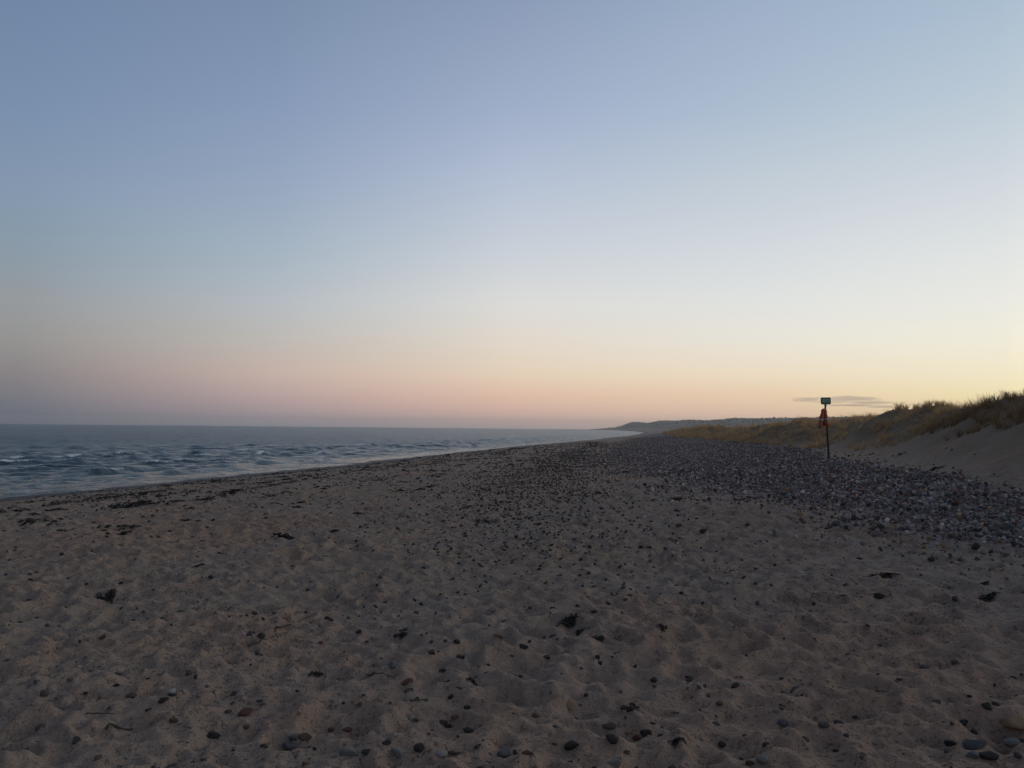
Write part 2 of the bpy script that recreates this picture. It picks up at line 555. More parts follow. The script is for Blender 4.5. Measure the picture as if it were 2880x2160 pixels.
def make_water():
    k = NT('sea_water')
    pos = k.new('ShaderNodeNewGeometry').outputs['Position']
    mp = k.new('ShaderNodeMapping', {'Vector': pos, 'Rotation': (0, 0, math.radians(14)), 'Scale': (1.0, 0.7, 1.0)}).outputs[0]
    n1 = k.noise(mp, 0.55, 4, 0.6)
    n2 = k.noise(mp, 3.4, 5, 0.7)
    nrm = k.bump(n1, 1.0, 0.9)
    nrm = k.bump(n2, 0.9, 0.24, nrm)
    foam = k.attr('foam').outputs['Fac']
    fn = k.noise(pos, 5.0, 5, 0.75)
    fm = k.ramp(k.math('ADD', foam, k.math('MULTIPLY', k.math('SUBTRACT', fn, 0.5), 1.1)), [(0.50, (0, 0, 0)), (0.62, (1, 1, 1))])
    shallow = k.attr('shallow').outputs['Fac']
    c = k.mix(shallow, (0.018, 0.056, 0.082), (0.036, 0.070, 0.088))
    c = k.mix(fm, c, (0.78, 0.79, 0.80))
    far = k.attr('unresolved').outputs['Fac']                 # waves too small to see one by one
    rough = k.math('ADD', k.math('ADD', 0.09, k.math('MULTIPLY', far, 0.22)), k.math('MULTIPLY', fm, 0.5))
    return k.set(color=c, normal=nrm, rough=rough, ior=1.33)


def make_stone(source):
    k = NT('stone_' + source)
    if source == 'single':
        col = k.new('ShaderNodeObjectInfo').outputs['Color']
    else:
        col = k.attr('col', 'INSTANCER').outputs['Color']
    oc = k.new('ShaderNodeTexCoord').outputs['Object']
    n = k.noise(oc, 2.5, 5, 0.7)
    c = k.mix(k.math('MULTIPLY', n, 0.4), col, (0.06, 0.055, 0.05))
    sp = k.ramp(k.noise(oc, 16.0, 3, 0.7), [(0.58, (0, 0, 0)), (0.7, (1, 1, 1))])
    c = k.mix(k.math('MULTIPLY', sp, 0.22), c, (0.3, 0.29, 0.27))
    # dry sand clinging to the stone
    nrm = k.bump(k.noise(oc, 7.0, 4, 0.7), 0.35, 0.05)
    return k.set(color=c, rough=0.85, spec=0.15, normal=nrm)


def make_plain(name, col, rough=0.7, var=0.35, scale=20.0, metal=0.0, dark=None):
    k = NT(name)
    oc = k.new('ShaderNodeTexCoord').outputs['Object']
    n = k.noise(oc, scale, 4, 0.65)
    c = k.mix(k.math('MULTIPLY', n, var * 2), col, dark or tuple(v * 0.45 for v in col))
    return k.set(color=c, rough=rough, metal=metal)


def make_blade():
    k = NT('marram_blade')
    col = k.attr('col', 'INSTANCER').outputs['Color']
    n = k.new('ShaderNodeNewGeometry').outputs['Random Per Island']
    c = k.mix(k.math('MULTIPLY', n, 0.6), col, (0.46, 0.30, 0.16))
    k.set(color=c, rough=0.8, spec=0.15)
    tr = k.new('ShaderNodeBsdfTranslucent', {'Color': c})
    mx = k.new('ShaderNodeMixShader', {0: 0.35})
    k.l.new(k.bsdf.outputs[0], mx.inputs[1])
    k.l.new(tr.outputs[0], mx.inputs[2])
    k.l.new(mx.outputs[0], k.out.inputs[0])
    return k.m


M_SAND, M_HILL, M_WATER = make_sand(), make_hill(), make_water()
M_STONE, M_PEBBLE, M_BLADE = make_stone('single'), make_stone('scattered'), make_blade()
M_WEED = make_plain('dried_seaweed', (0.034, 0.027, 0.020), 0.85, 0.4, 30)
M_WEED_RED = make_plain('red_seaweed', (0.075, 0.03, 0.024), 0.85, 0.4, 30)
M_WOOD = make_plain('driftwood', (0.085, 0.062, 0.045), 0.9, 0.4, 25)
M_TREE = make_plain('woodland', (0.12, 0.11, 0.085), 1.0, 0.3, 0.2)

# ------------------------------------------------------------------ beach, dune and hills: one sheet, cut where they meet
RC = np.array([0.0, -3.0])


def rings(spans):
    out = []
    for a, b, k in spans:
        out.append(np.exp(np.arange(math.log(a), math.log(b), k)))
    return np.concatenate(out + [[spans[-1][1]]])


def polar(az, r):
    A, R = np.meshgrid(np.radians(az), r)
    x, y = R * np.sin(A) + RC[0], R * np.cos(A) + RC[1]
    n, m = len(az), len(r)
    i = np.arange(n * m).reshape(m, n)
    q = np.stack([i[:-1, :-1], i[:-1, 1:], i[1:, 1:], i[1:, :-1]], -1).reshape(-1, 4)[:, ::-1]
    return x.ravel(), y.ravel(), q


az = np.concatenate([np.arange(-180, -46, 3.0), np.arange(-46, -37, 0.5), np.arange(-37, 37, 0.12), np.arange(37, 46, 0.5), np.arange(46, 180.1, 3.0)])
rr = rings([(0.25, 5.0, 0.03), (5.0, 24, 0.0029), (24, 60, 0.0042), (60, 400, 0.011), (400, 4300, 0.016)])
gx, gy, gq = polar(az, rr)
gz, gu, gveg, gsh, gwet, gin, ghill = land(gx, gy, 'sheet')
G = np.stack([gx, gy, gz], 1)
GA = {'veg': gveg, 'shingle': gsh, 'wet': gwet}
fu = gu[gq].max(1)
fin, fh = gin[gq].mean(1), ghill[gq].mean(1)
seen = fu > -12
is_hill = seen & (fh > 4.0)
is_dune = seen & ~is_hill & (fin > 0)
is_beach = seen & ~is_hill & ~is_dune
for nm, keep, mat in (('beach', is_beach, M_SAND), ('dune', is_dune, M_SAND), ('far_hills', is_hill, M_HILL)):
    p, q, a = sub_grid(G, gq, keep, GA)
    tag(grid_obj(nm, p, q, mat, a), kind='structure')

# ------------------------------------------------------------------ sea
saz = np.concatenate([np.arange(-120, -44, 1.5), np.arange(-44, 30, 0.16)])
sr = rings([(12, 120, 0.0042), (120, 420, 0.008), (420, 4500, 0.03)])
sx_, sy_, sq = polar(saz, sr)
su = offshore(sx_, sy_)
off = -su
alongs = (sx_ * 0.238 + sy_ * 0.971)
rr_ = np.sqrt(sx_ ** 2 + sy_ ** 2)
fadeS = lambda wl: sstep(1.2, 3.2, wl / (0.006 * rr_))


wr = np.random.default_rng(77)
hz = np.zeros_like(sx_)
for wl, amp in ((7.5, 0.05), (5.2, 0.06), (4.1, 0.085), (3.3, 0.085), (2.6, 0.07), (2.1, 0.055), (1.7, 0.045), (1.35, 0.035), (1.05, 0.028)):
    a_ = math.radians(wr.uniform(-55, 40))                    # the chop runs in from the open sea towards the beach, spread about its mean heading
    kx, ky = 0.72, -0.69
    dx_, dy_ = kx * math.cos(a_) - ky * math.sin(a_), kx * math.sin(a_) + ky * math.cos(a_)
    al, ac = sx_ * dx_ + sy_ * dy_, -sx_ * dy_ + sy_ * dx_
    ph = al / wl * 2 * np.pi + 2.2 * perlin(al / (wl * 4), ac / (wl * 3.2), int(wl * 10)) + wr.uniform(0, 6)
    env = np.clip(0.65 + 1.1 * perlin(al / (wl * 2.5) + 3, ac / (wl * 2.0), int(wl * 10) + 1), 0.05, 1.7)
    hz += amp * env * (2.2 * np.exp(1.6 * (np.sin(ph) - 1)) - 0.75) * fadeS(wl)
near = sstep(0.2, 6.0, off)
hz *= 0.62 * (0.40 + 0.60 * near) * (0.85 + 0.5 * np.exp(-((off - 16) / 10) ** 2))
# low breakers on the bar
bp = off / 6.0 * 2 * np.pi + 3.5 * perlin(off / 30, alongs / 22, 51) + 1.0 * perlin(off / 9, alongs / 7, 52)
be = np.clip(1.9 * perlin(off / 12 + 3, alongs / 11, 53) + 0.25, 0, 1) * sstep(2.5, 6, off) * sstep(42, 20, off)
brk = np.exp(5.0 * (np.sin(bp) - 1))
hz += 0.28 * be * brk * fadeS(5)
foam = sstep(0.42, 0.75, be * brk ** 1.6) * sstep(-0.15, 0.35, perlin(sx_ * 0.5, sy_ * 0.4, 80) + 0.5 * perlin(sx_ * 1.4, sy_ * 1.2, 81))
foam = np.maximum(foam, 0.9 * sstep(0.14, 0.22, hz) * sstep(-0.1, 0.35, perlin(sx_ * 0.12, sy_ * 0.12, 82)) * sstep(150, 30, off))
swash = sstep(2.6, 1.2, off + 0.8 * perlin(alongs * 0.2, 0 * off, 87)) * sstep(0.7, 1.2, off + 0.8 * perlin(alongs * 0.2, 0 * off, 87)) * 0.42 * sstep(-0.25, 0.3, perlin(sx_ * 0.3, sy_ * 0.3, 86))
foam = np.clip(np.maximum(foam, swash), 0, 1)
SP = np.stack([sx_, sy_, hz], 1)
keepS = su[sq].min(1) < 2.2
p, q, a = sub_grid(SP, sq, keepS, {'foam': foam, 'shallow': sstep(22, 2, off), 'unresolved': sstep(25, 150, rr_)})
tag(grid_obj('sea', p, q, M_WATER, a), kind='structure')

# ------------------------------------------------------------------ scattering (tens of thousands of pieces nobody could count)
def scatter(name, points, rot, scl, idx, colr, meshes, kind='stuff'):
    me = bpy.data.meshes.new(name)
    n = len(points)
    me.vertices.add(n)
    me.vertices.foreach_set('co', np.asarray(points, np.float32).ravel())
    for nm, typ, fld, v in (('rot', 'FLOAT_VECTOR', 'vector', rot), ('scl', 'FLOAT_VECTOR', 'vector', scl), ('idx', 'INT', 'value', idx), ('col', 'FLOAT_COLOR', 'color', colr)):
        at = me.attributes.new(nm, typ, 'POINT')
        at.data.foreach_set(fld, np.asarray(v, np.int32 if typ == 'INT' else np.float32).ravel())
    o = bpy.data.objects.new(name, me)
    COL.objects.link(o)
    src = bpy.data.collections.new(name + '_pieces')
    for i, m in enumerate(meshes):
        src.objects.link(bpy.data.objects.new('%s_piece_%02d' % (name, i), m))
    ng = bpy.data.node_groups.new(name, 'GeometryNodeTree')
    ng.interface.new_socket('Geometry', in_out='INPUT', socket_type='NodeSocketGeometry')
    ng.interface.new_socket('Geometry', in_out='OUTPUT', socket_type='NodeSocketGeometry')
    N, L = ng.nodes, ng.links
    gi, go = N.new('NodeGroupInput'), N.new('NodeGroupOutput')
    ci = N.new('GeometryNodeCollectionInfo')
    ci.inputs['Collection'].default_value = src
    ci.inputs['Separate Children'].default_value = True
    ci.inputs['Reset Children'].default_value = True
    ip = N.new('GeometryNodeInstanceOnPoints')
    ip.inputs['Pick Instance'].default_value = True
    L.new(gi.outputs[0], ip.inputs['Points'])
    L.new(ci.outputs[0], ip.inputs['Instance'])
    for nm, typ, sock in (('rot', 'FLOAT_VECTOR', 'Rotation'), ('scl', 'FLOAT_VECTOR', 'Scale'), ('idx', 'INT', 'Instance Index')):
        na = N.new('GeometryNodeInputNamedAttribute')
        na.data_type = typ
        na.inputs['Name'].default_value = nm
        L.new([s for s in na.outputs if s.enabled and s.name == 'Attribute'][0], ip.inputs[sock])
    L.new(ip.outputs[0], go.inputs[0])
    md = o.modifiers.new('scatter', 'NODES')
    md.node_group = ng
    tag(o, kind=kind)
    return o


def stone_mesh(name, seed, sub, rough, mat):
    """a sea-worn stone: uneven, flattened, with a few worn facets; about 1 unit across in radius"""
    rg = np.random.default_rng(seed)
    bm = bmesh.new()
    bmesh.ops.create_icosphere(bm, subdivisions=sub, radius=1.0)
    co = np.array([v.co for v in bm.verts])
    for _ in range(int(rg.integers(4, 9))):                     # facets
        d = rg.normal(size=3)
        d /= np.linalg.norm(d)
        lim = rg.uniform(0.36, 0.75)
        h = co @ d
        co -= np.outer(np.maximum(h - lim, 0) * 0.92, d)
    ph = rg.uniform(0, 6, (3, 3))
    fr = rg.uniform(1.0, 2.2, (3, 3))
    s = sum(np.sin(co @ fr[i] + ph[i, 0]) for i in range(3)) / 3
    co *= (1 + rough * s)[:, None]
    co *= np.array([1.0, rg.uniform(0.62, 0.95), rg.uniform(0.42, 0.72)])
    for v, c in zip(bm.verts, co):
        v.co = c
    for f in bm.faces:
        f.smooth = True
    me = bpy.data.meshes.new(name)
    bm.to_mesh(me)
    bm.free()
    me.materials.append(mat)
    return me


PALETTE = {   # name : colour
    'charcoal': (0.045, 0.038, 0.036), 'dark grey': (0.095, 0.082, 0.076), 'brown': (0.12, 0.076, 0.054), 'reddish brown': (0.15, 0.062, 0.043),
    'blue-grey': (0.12, 0.115, 0.12), 'light grey': (0.27, 0.24, 0.22), 'whitish': (0.40, 0.36, 0.33), 'tan': (0.33, 0.20, 0.11)}
PN = list(PALETTE)
PV = np.array([PALETTE[n] for n in PN])
PW_SAND = np.array([0.30, 0.24, 0.16, 0.09, 0.07, 0.07, 0.03, 0.04])
PW_DARK = np.array([0.34, 0.31, 0.16, 0.06, 0.05, 0.05, 0.01, 0.02])
PW_BANK = np.array([0.22, 0.24, 0.10, 0.07, 0.13, 0.16, 0.06, 0.02])


def jitter_field(x0, x1, y0, y1, pitch):
    xs, ys = np.arange(x0, x1, pitch), np.arange(y0, y1, pitch)
    X, Y = np.meshgrid(xs, ys)
    X = X + RNG.uniform(-0.5, 0.5, X.shape) * pitch
    Y = Y + RNG.uniform(-0.5, 0.5, X.shape) * pitch
    return X.ravel(), Y.ravel()


def sight(X, Y, Z):
    """frame position of points of the land"""
    d = np.stack([X, Y, Z - CAM_Z], 1)
    f, r, u = np.array(FWD), np.array(RIGHT), np.array(UP)
    k = d @ f
    return CX + FPX * (d @ r) / k, CY - FPX * (d @ u) / k, k


def bank_density(X, Y):
    e = 0.7 * perlin(X * 0.5, Y * 0.35, 44) + 0.45 * perlin(X * 1.6, Y * 1.3, 45)
    a, b = tab(PL, Y) + e, tab(PU, Y) + e * 0.5
    core = sstep(-0.5, 0.8, X - a) * sstep(0.35, -0.45, X - b)
    skirt = sstep(5, 11, Y) * (0.06 + 0.50 * sstep(-2.4, 0.4, X - a) ** 1.5) * sstep(-4.5, 0.0, X - a) * sstep(0.5, -0.2, X - b)
    return np.maximum(core, skirt)


def swath_density(X, Y):
    cx = np.interp(Y, [6, 10, 18, 30, 41, 60, 90], [0.6, 0.35, 0.1, 1.3, 3.0, 5.0, 10])
    w = np.interp(Y, [6, 10, 18, 30, 41, 60], [1.6, 1.7, 1.6, 1.8, 1.5, 1.3])
    d = np.exp(-((X - cx - 0.5 * perlin(X * 0.4, Y * 0.3, 90)) / w) ** 2)
    return d * np.interp(Y, [5, 8, 12, 20, 40, 60], [0.06, 0.18, 0.65, 1.15, 0.95, 0.4]) * (0.45 + 0.55 * sstep(-0.3, 0.4, perlin(X * 0.7, Y * 0.6, 91)))


def litter_density(X, Y):
    u = offshore(X, Y)
    left = sstep(4, 8, u) * sstep(26, 15, u) * np.interp(Y, [6, 12, 20, 60], [0.05, 0.14, 0.5, 0.7])
    clump = sstep(-0.1, 0.5, perlin(X * 0.5, Y * 0.35, 93)) * (0.3 + 0.7 * sstep(-0.2, 0.4, perlin(X * 1.7, Y * 1.2, 94)))
    base = 0.030 + 0.08 * sstep(0.1, 0.6, perlin(X * 0.8, Y * 0.8, 95))
    cx = np.interp(Y, [6, 10, 18, 30, 41, 60, 90], [0.6, 0.35, 0.1, 1.3, 3.0, 5.0, 10])
    base = base * (1 - 0.7 * sstep(1.6, 2.4, X - cx) * sstep(0.2, 1.2, tab(PL, Y) - X))        # bare sand between the swath and the bank
    back = 0.03 * (X > tab(PU, Y))
    return np.maximum(left * clump, base) * sstep(1.8, 3.5, u) * (X < tab(FT, Y) + 0.4) + back * (X < tab(FT, Y) + 0.4)


def front_density(X, Y):
    """stones washed together at the photographer's feet"""
    e = 0.25 * perlin(X * 1.1, 0 * X, 96)
    row = sstep(5.0 + e, 4.15 + e, Y)
    gap = 0.35 + 0.65 * sstep(-0.35, 0.3, perlin(X * 1.4, Y * 1.4, 97))
    side = np.interp(X, [-3.2, -2.2, -1.2, 0.6, 1.6, 2.2, 3.2], [0.02, 0.08, 0.5, 0.75, 0.4, 0.75, 0.9])
    return row * gap * side * 0.42


pts, rots, scls, cols = [], [], [], []


def add_stones(X, Y, size, weights, sink, tumble=0.3, tint=(1, 1, 1)):
    Z = land(X, Y)
    n = len(X)
    pts.append(np.stack([X, Y, Z + size * sink], 1))
    rots.append(np.stack([RNG.normal(0, tumble, n), RNG.normal(0, tumble, n), RNG.uniform(0, 6.28, n)], 1))
    scls.append(size[:, None] * RNG.uniform(0.85, 1.15, (n, 3)))
    c = PV[RNG.choice(len(PV), n, p=weights / weights.sum())] * RNG.uniform(0.7, 1.3, (n, 1)) * np.array(tint)
    cols.append(np.concatenate([c, np.ones((n, 1))], 1))


def ln(n, med, sg, lo, hi):
    return np.clip(med * np.exp(RNG.normal(0, sg, n)), lo, hi)


# shingle bank
for y0, y1, pitch in ((3, 14, 0.062), (14, 30, 0.072), (30, 50, 0.10), (50, 80, 0.15), (80, 150, 0.25)):
    X, Y = jitter_field(np.interp(y0, PL[:, 0], PL[:, 1]) - 4, np.interp(y1, PU[:, 0], PU[:, 1]) + 3, y0, y1, pitch)
    k = (RNG.random(len(X)) < bank_density(X, Y) * (0.62 + 0.38 * sstep(-0.4, 0.2, fbm(X * 0.6, Y * 0.5, 2, 98)))) & (X < Y * 0.80 + 3)
    X, Y = X[k], Y[k]
    add_stones(X, Y, ln(len(X), 0.025 * (1 + y0 / 120), 0.42, 0.010, 0.066), PW_BANK, RNG.uniform(-0.05, 0.6, len(X)), 0.75, (2.1, 1.90, 1.92))
# stony swath, litter and the stones near the camera
for y0, y1, pitch in ((2.5, 12, 0.085), (12, 30, 0.10), (30, 60, 0.14), (60, 110, 0.28)):
    X, Y = jitter_field(-0.75 * y1 - 2, 0.75 * y1 + 2, y0, y1, pitch)
    k = (RNG.random(len(X)) < np.clip(swath_density(X, Y) + litter_density(X, Y), 0, 1) * 1.25) & (np.abs(X) < 0.8 * Y + 2)
    X, Y = X[k], Y[k]
    add_stones(X, Y, ln(len(X), 0.021 * (1 + y0 / 26), 0.45, 0.007, 0.029 + 0.0012 * y0), PW_DARK, RNG.uniform(-0.15, 0.3, len(X)))
for y0, y1, pitch, pr in ((3, 14, 0.17, 0.26), (14, 30, 0.20, 0.28), (30, 55, 0.32, 0.28)):                # small grit strewn everywhere
    X, Y = jitter_field(-0.75 * y1 - 2, 0.75 * y1 + 2, y0, y1, pitch)
    k = (RNG.random(len(X)) < pr * (0.25 + 0.75 * sstep(-0.4, 0.4, fbm(X * 0.5, Y * 0.5, 2, 99)))) & (np.abs(X) < 0.8 * Y + 2) & (offshore(X, Y) > 4.5) & (X < tab(PL, Y) + 1)
    X, Y = X[k], Y[k]
    add_stones(X, Y, ln(len(X), 0.010 * (1 + y0 / 14), 0.4, 0.005, 0.05), PW_DARK, RNG.uniform(0.0, 0.4, len(X)), 0.5)
X, Y = jitter_field(-4, 5, 2.2, 5.4, 0.05)
k = RNG.random(len(X)) < front_density(X, Y) * 0.55
X, Y = X[k], Y[k]
add_stones(X, Y, ln(len(X), 0.015, 0.55, 0.006, 0.045), PW_SAND, RNG.uniform(-0.35, 0.15, len(X)))

pts, rots, scls, cols = (np.concatenate(v) for v in (pts, rots, scls, cols))

# the stones that show largest become things of their own
fx, fy, fk = sight(pts[:, 0], pts[:, 1], pts[:, 2])
inside = (fk > 1) & (fx > 15) & (fx < 2865) & (fy < 2150) & (fy > 1250)
shown = np.where(inside, scls.max(1) * FPX / np.maximum(fk, 1), 0)
order = np.argsort(-shown)

STONES_MESH = [stone_mesh('beach_stone', 100 + i, 3, 0.13, M_STONE) for i in range(9)]
SHAPE = []
for _m in STONES_MESH:
    _d = np.ptp(np.array([v.co for v in _m.vertices]), axis=0)
    SHAPE.append('flat' if _d[2] / _d[0] < 0.52 else 'long' if _d[1] / _d[0] < 0.74 else 'chunky' if _d[2] / _d[0] > 0.66 else 'rounded')
HAND = [  # px, py, width px, colour, shape, label
    (690, 2012, 50, 'reddish brown', 1, 'egg-shaped reddish brown stone, upper of two on bare sand at lower left'),
    (692, 2047, 26, 'brown', 2, 'small dark brown stone just below the reddish egg-shaped stone at lower left'),
    (1401, 1791, 30, 'tan', 3, 'pale tan rounded pebble on the sand to the left of the big dark seaweed clump'),
    (1470, 1823, 40, 'charcoal', 4, 'angular dark stone with a pale face below the tan pebble, mid sand'),
    (1722, 2091, 46, 'charcoal', 0, 'smooth rounded charcoal stone, largest of those at the bottom edge right of centre'),
    (1612, 2099, 52, 'charcoal', 5, 'long angular charcoal stone left of the smooth charcoal one near the bottom edge'),
    (1820, 2066, 42, 'charcoal', 6, 'slanting dark wedge stone above the reddish one near the bottom edge'),
    (1792, 2077, 32, 'reddish brown', 7, 'flat reddish stone beside the slanting dark wedge near the bottom edge'),
    (1565, 2049, 28, 'blue-grey', 8, 'small blue-grey pebble alone on smooth sand near the bottom, centre right'),
    (1715, 2042, 40, 'brown', 2, 'brown stone leaning on another above the smooth charcoal stone'),
    (1485, 2122, 40, 'reddish brown', 5, 'blunt reddish stone at the bottom edge beside the striped grey stone'),
    (1418, 2122, 58, 'blue-grey', 1, 'striped blue-grey stone lying half in the sand at the bottom edge, centre'),
    (1241, 2129, 40, 'whitish', 0, 'smooth whitish stone at the bottom edge left of centre'),
    (1270, 2127, 26, 'brown', 3, 'brown pebble touching the whitish stone at the bottom edge'),
    (1184, 2104, 40, 'charcoal', 8, 'flat dark oval stone above the whitish one near the bottom edge'),
    (1088, 2099, 30, 'charcoal', 2, 'round charcoal stone left of the flat dark oval near the bottom edge'),
    (1034, 2115, 36, 'charcoal', 4, 'upright dark stone between two pale stones at the bottom edge'),
    (1122, 2130, 56, 'light grey', 6, 'long light grey stone with a dark notch at the bottom edge, left of centre'),
    (985, 2122, 60, 'light grey', 5, 'pale grey stone capped with sand at the bottom edge, left of centre'),
    (858, 2080, 46, 'brown', 1, 'brown rounded stone, right one of a touching pair at lower left'),
    (822, 2080, 34, 'dark grey', 3, 'dark grey stone, left one of a touching pair at lower left'),
    (810, 2103, 46, 'blue-grey', 7, 'bluish stone half buried below the touching pair at lower left'),
    (742, 2100, 26, 'charcoal', 0, 'small charcoal stone left of the half buried bluish one'),
    (935, 2060, 24, 'brown', 8, 'slim brown pebble above the pale sand-capped stone, lower left'),
    (978, 2060, 32, 'reddish brown', 2, 'reddish pebble with a pale edge, right of the slim brown pebble, lower left'),
    (1280, 2022, 28, 'reddish brown', 1, 'dark red round pebble above a cluster of brown stones, bottom centre'),
    (1246, 2036, 36, 'brown', 4, 'brown stone in the cluster beneath the dark red pebble, bottom centre'),
    (1262, 2049, 28, 'charcoal', 6, 'charcoal stone lowest in the cluster beneath the dark red pebble'),
    (1318, 2059, 36, 'charcoal', 0, 'rounded charcoal stone right of the brown cluster, bottom centre'),
    (1318, 1991, 28, 'charcoal', 5, 'lone charcoal pebble above the brown cluster, bottom centre'),
    (2856, 2044, 84, 'tan', 1, 'big pale orange stone at the right edge of the picture near the bottom'),
    (2850, 2098, 56, 'light grey', 0, 'smooth light grey stone below the pale orange one at the right edge'),
    (2868, 2088, 34, 'charcoal', 3, 'dark stone tucked behind the smooth light grey one at the right edge'),
    (2782, 2138, 56, 'charcoal', 2, 'rounded dark stone in the bottom right corner group, lowest of its group'),
    (2746, 2100, 70, 'blue-grey', 4, 'broad blue-grey stone heaped with sand in the bottom right corner group'),
    (2732, 2126, 40, 'blue-grey', 7, 'square blue-grey stone in front of the broad one, bottom right corner group'),
    (2676, 2096, 40, 'charcoal', 6, 'pointed dark stone at the left of the bottom right corner group'),
    (2145, 2150, 44, 'light grey', 0, 'smooth light grey stone cut by the bottom edge, right of centre'),
    (2112, 2152, 30, 'brown', 5, 'brown stone beside the smooth light grey one at the bottom edge'),
    (2206, 2035, 36, 'blue-grey', 8, 'bluish pebble on smooth sand at lower right, in a shallow hollow'),
    (2316, 2042, 38, 'dark grey', 3, 'dark flat pebble to the right of the bluish pebble at lower right'),
    (2474, 1682, 40, 'charcoal', 6, 'black triangular stone standing out on the sand below the shingle bank'),
    (1690, 1430, 18, 'charcoal', 2, 'dark round stone alone on the sand at the tip of the stony swath'),
    (1805, 1540, 20, 'charcoal', 5, 'dark stone, left one of a pair on mid sand below the shingle bank'),
    (1826, 1541, 18, 'brown', 2, 'dark brown stone, right one of a pair on mid sand below the shingle bank'),
    (1980, 1495, 26, 'charcoal', 4, 'black lump of stone lying just below the shingle bank'),
    (1910, 1480, 26, 'brown', 6, 'low brown stone left of the black lump below the shingle bank'),
]
n_single = 0
taken = np.zeros(len(pts), bool)


def put_stone(x, y, z, rad, cname, shape, rot, label, group=None, tone=1.0):
    o = bpy.data.objects.new('beach_stone', STONES_MESH[shape % 9])
    o.location = (x, y, z)
    o.rotation_euler = rot
    o.scale = rad
    o.color = (*(v * tone for v in PALETTE[cname]), 1)
    COL.objects.link(o)
    tag(o, label, 'stone', group)
    return o


for i, (px, py, wpx, cname, shape, label) in enumerate(HAND):
    x, y, z = spot(px, py)
    rad = wpx / 2 * y / FPX * 0.95
    put_stone(x, y, ground(x, y) + rad * 0.04, (rad, rad, rad), cname, shape, (random.uniform(-.2, .2), random.uniform(-.2, .2), random.uniform(-0.5, 0.5)), label,
              None, random.uniform(0.85, 1.15))
    n_single += 1
    taken |= ((pts[:, 0] - x) ** 2 + (pts[:, 1] - y) ** 2) < (rad + 0.02) ** 2       # no scattered stone inside a placed one

AREA = [  # how a stone's surroundings are told
    (lambda x, y: y > 1930 and x < 620, 'on the sand in the lower left corner'),
    (lambda x, y: y > 2040 and x < 1440, 'in the strip along the bottom edge, left half'),
    (lambda x, y: y > 2040 and x < 2550, 'in the strip along the bottom edge, right half'),
    (lambda x, y: y > 2040, 'with the stones in the bottom right corner'),
    (lambda x, y: y > 1900 and x < 1440, 'on the sand behind the bottom strip, left half'),
    (lambda x, y: y > 1900, 'on the sand behind the bottom strip, right half'),
    (lambda x, y: x > 2600 and y < 1500, 'high in the shingle at the right edge'),
    (lambda x, y: x > 2740 and y < 1720, 'low in the shingle at the right edge'),
    (lambda x, y: x > 2600 and y < 1720, 'low in the shingle near the right edge'),
    (lambda x, y: x > 2400 and y < 1480, 'in the upper middle of the shingle bank'),
    (lambda x, y: x > 2400 and y < 1720, 'on the lower fringe of the shingle bank'),
    (lambda x, y: x > 2150 and y < 1720, 'in the shingle below the sign post'),
    (lambda x, y: x > 2000, 'on the open sand below the shingle bank'),
    (lambda x, y: x > 1100, 'on the sand round the big seaweed clump'),
    (lambda x, y: True, 'on the trampled sand towards the water')]
count = 0
for i in order:
    if count >= 300 - n_single or shown[i] <= 0:
        break
    if taken[i]:
        continue
    taken[i] = True
    base = cols[i, :3]
    ci = int(np.argmin(np.abs(PV / PV.sum(1)[:, None] - base / base.sum()).sum(1) * 1.5 + np.abs(np.log(PV.sum(1) / base.sum())) * 0.5))
    where = next(t for f, t in AREA if f(fx[i], fy[i]))
    rad = scls[i]
    big = 'large' if rad.max() > 0.05 else 'medium' if rad.max() > 0.03 else 'small'
    shp = int(RNG.integers(0, 9))
    lab = '%s %s %s pebble %s' % (big, SHAPE[shp], PN[ci], where)
    put_stone(*pts[i], rad, PN[ci], shp, rots[i], lab, lab, random.uniform(0.85, 1.15))
    count += 1
keep = ~taken
PEB = [stone_mesh('pebble', 300 + i, 2, 0.13, M_PEBBLE) for i in range(7)]
n = int(keep.sum())
scatter('pebbles', pts[keep], rots[keep], scls[keep], RNG.integers(0, 7, n), cols[keep], PEB)
print('stones', count + n_single, 'scattered', n)

# ------------------------------------------------------------------ marram grass on the dune
def tuft_mesh(name, seed, blades, h, lean):
    rg = np.random.default_rng(seed)
    V, F = [], []
    for b in range(blades):
        a = rg.uniform(0, 6.283)
        r0 = rg.uniform(0, 0.13)
        bx, by = r0 * math.cos(a), r0 * math.sin(a)
        da = a + rg.normal(0, 0.5)
        L = h * rg.uniform(0.55, 1.1)
        tilt = lean * rg.uniform(0.2, 1.4)
        w = rg.uniform(0.008, 0.016)
        wx, wy = -math.sin(da) * w, math.cos(da) * w
        i0 = len(V)
        for s in range(4):
            t = s / 3
            rad = tilt * L * t * t
            x, y, z = bx + math.cos(da) * rad - 0.12 * L * t * t, by + math.sin(da) * rad, L * t * (1 - 0.25 * tilt * t) - 0.04
            k = 1 - t * 0.92
            V += [(x + wx * k, y + wy * k, z), (x - wx * k, y - wy * k, z)]
        for s in range(3):
            j = i0 + 2 * s
            F.append((j, j + 1, j + 3, j + 2))
    me = bpy.data.meshes.new(name)
    me.from_pydata(V, [], F)
    me.materials.append(M_BLADE)
    return me


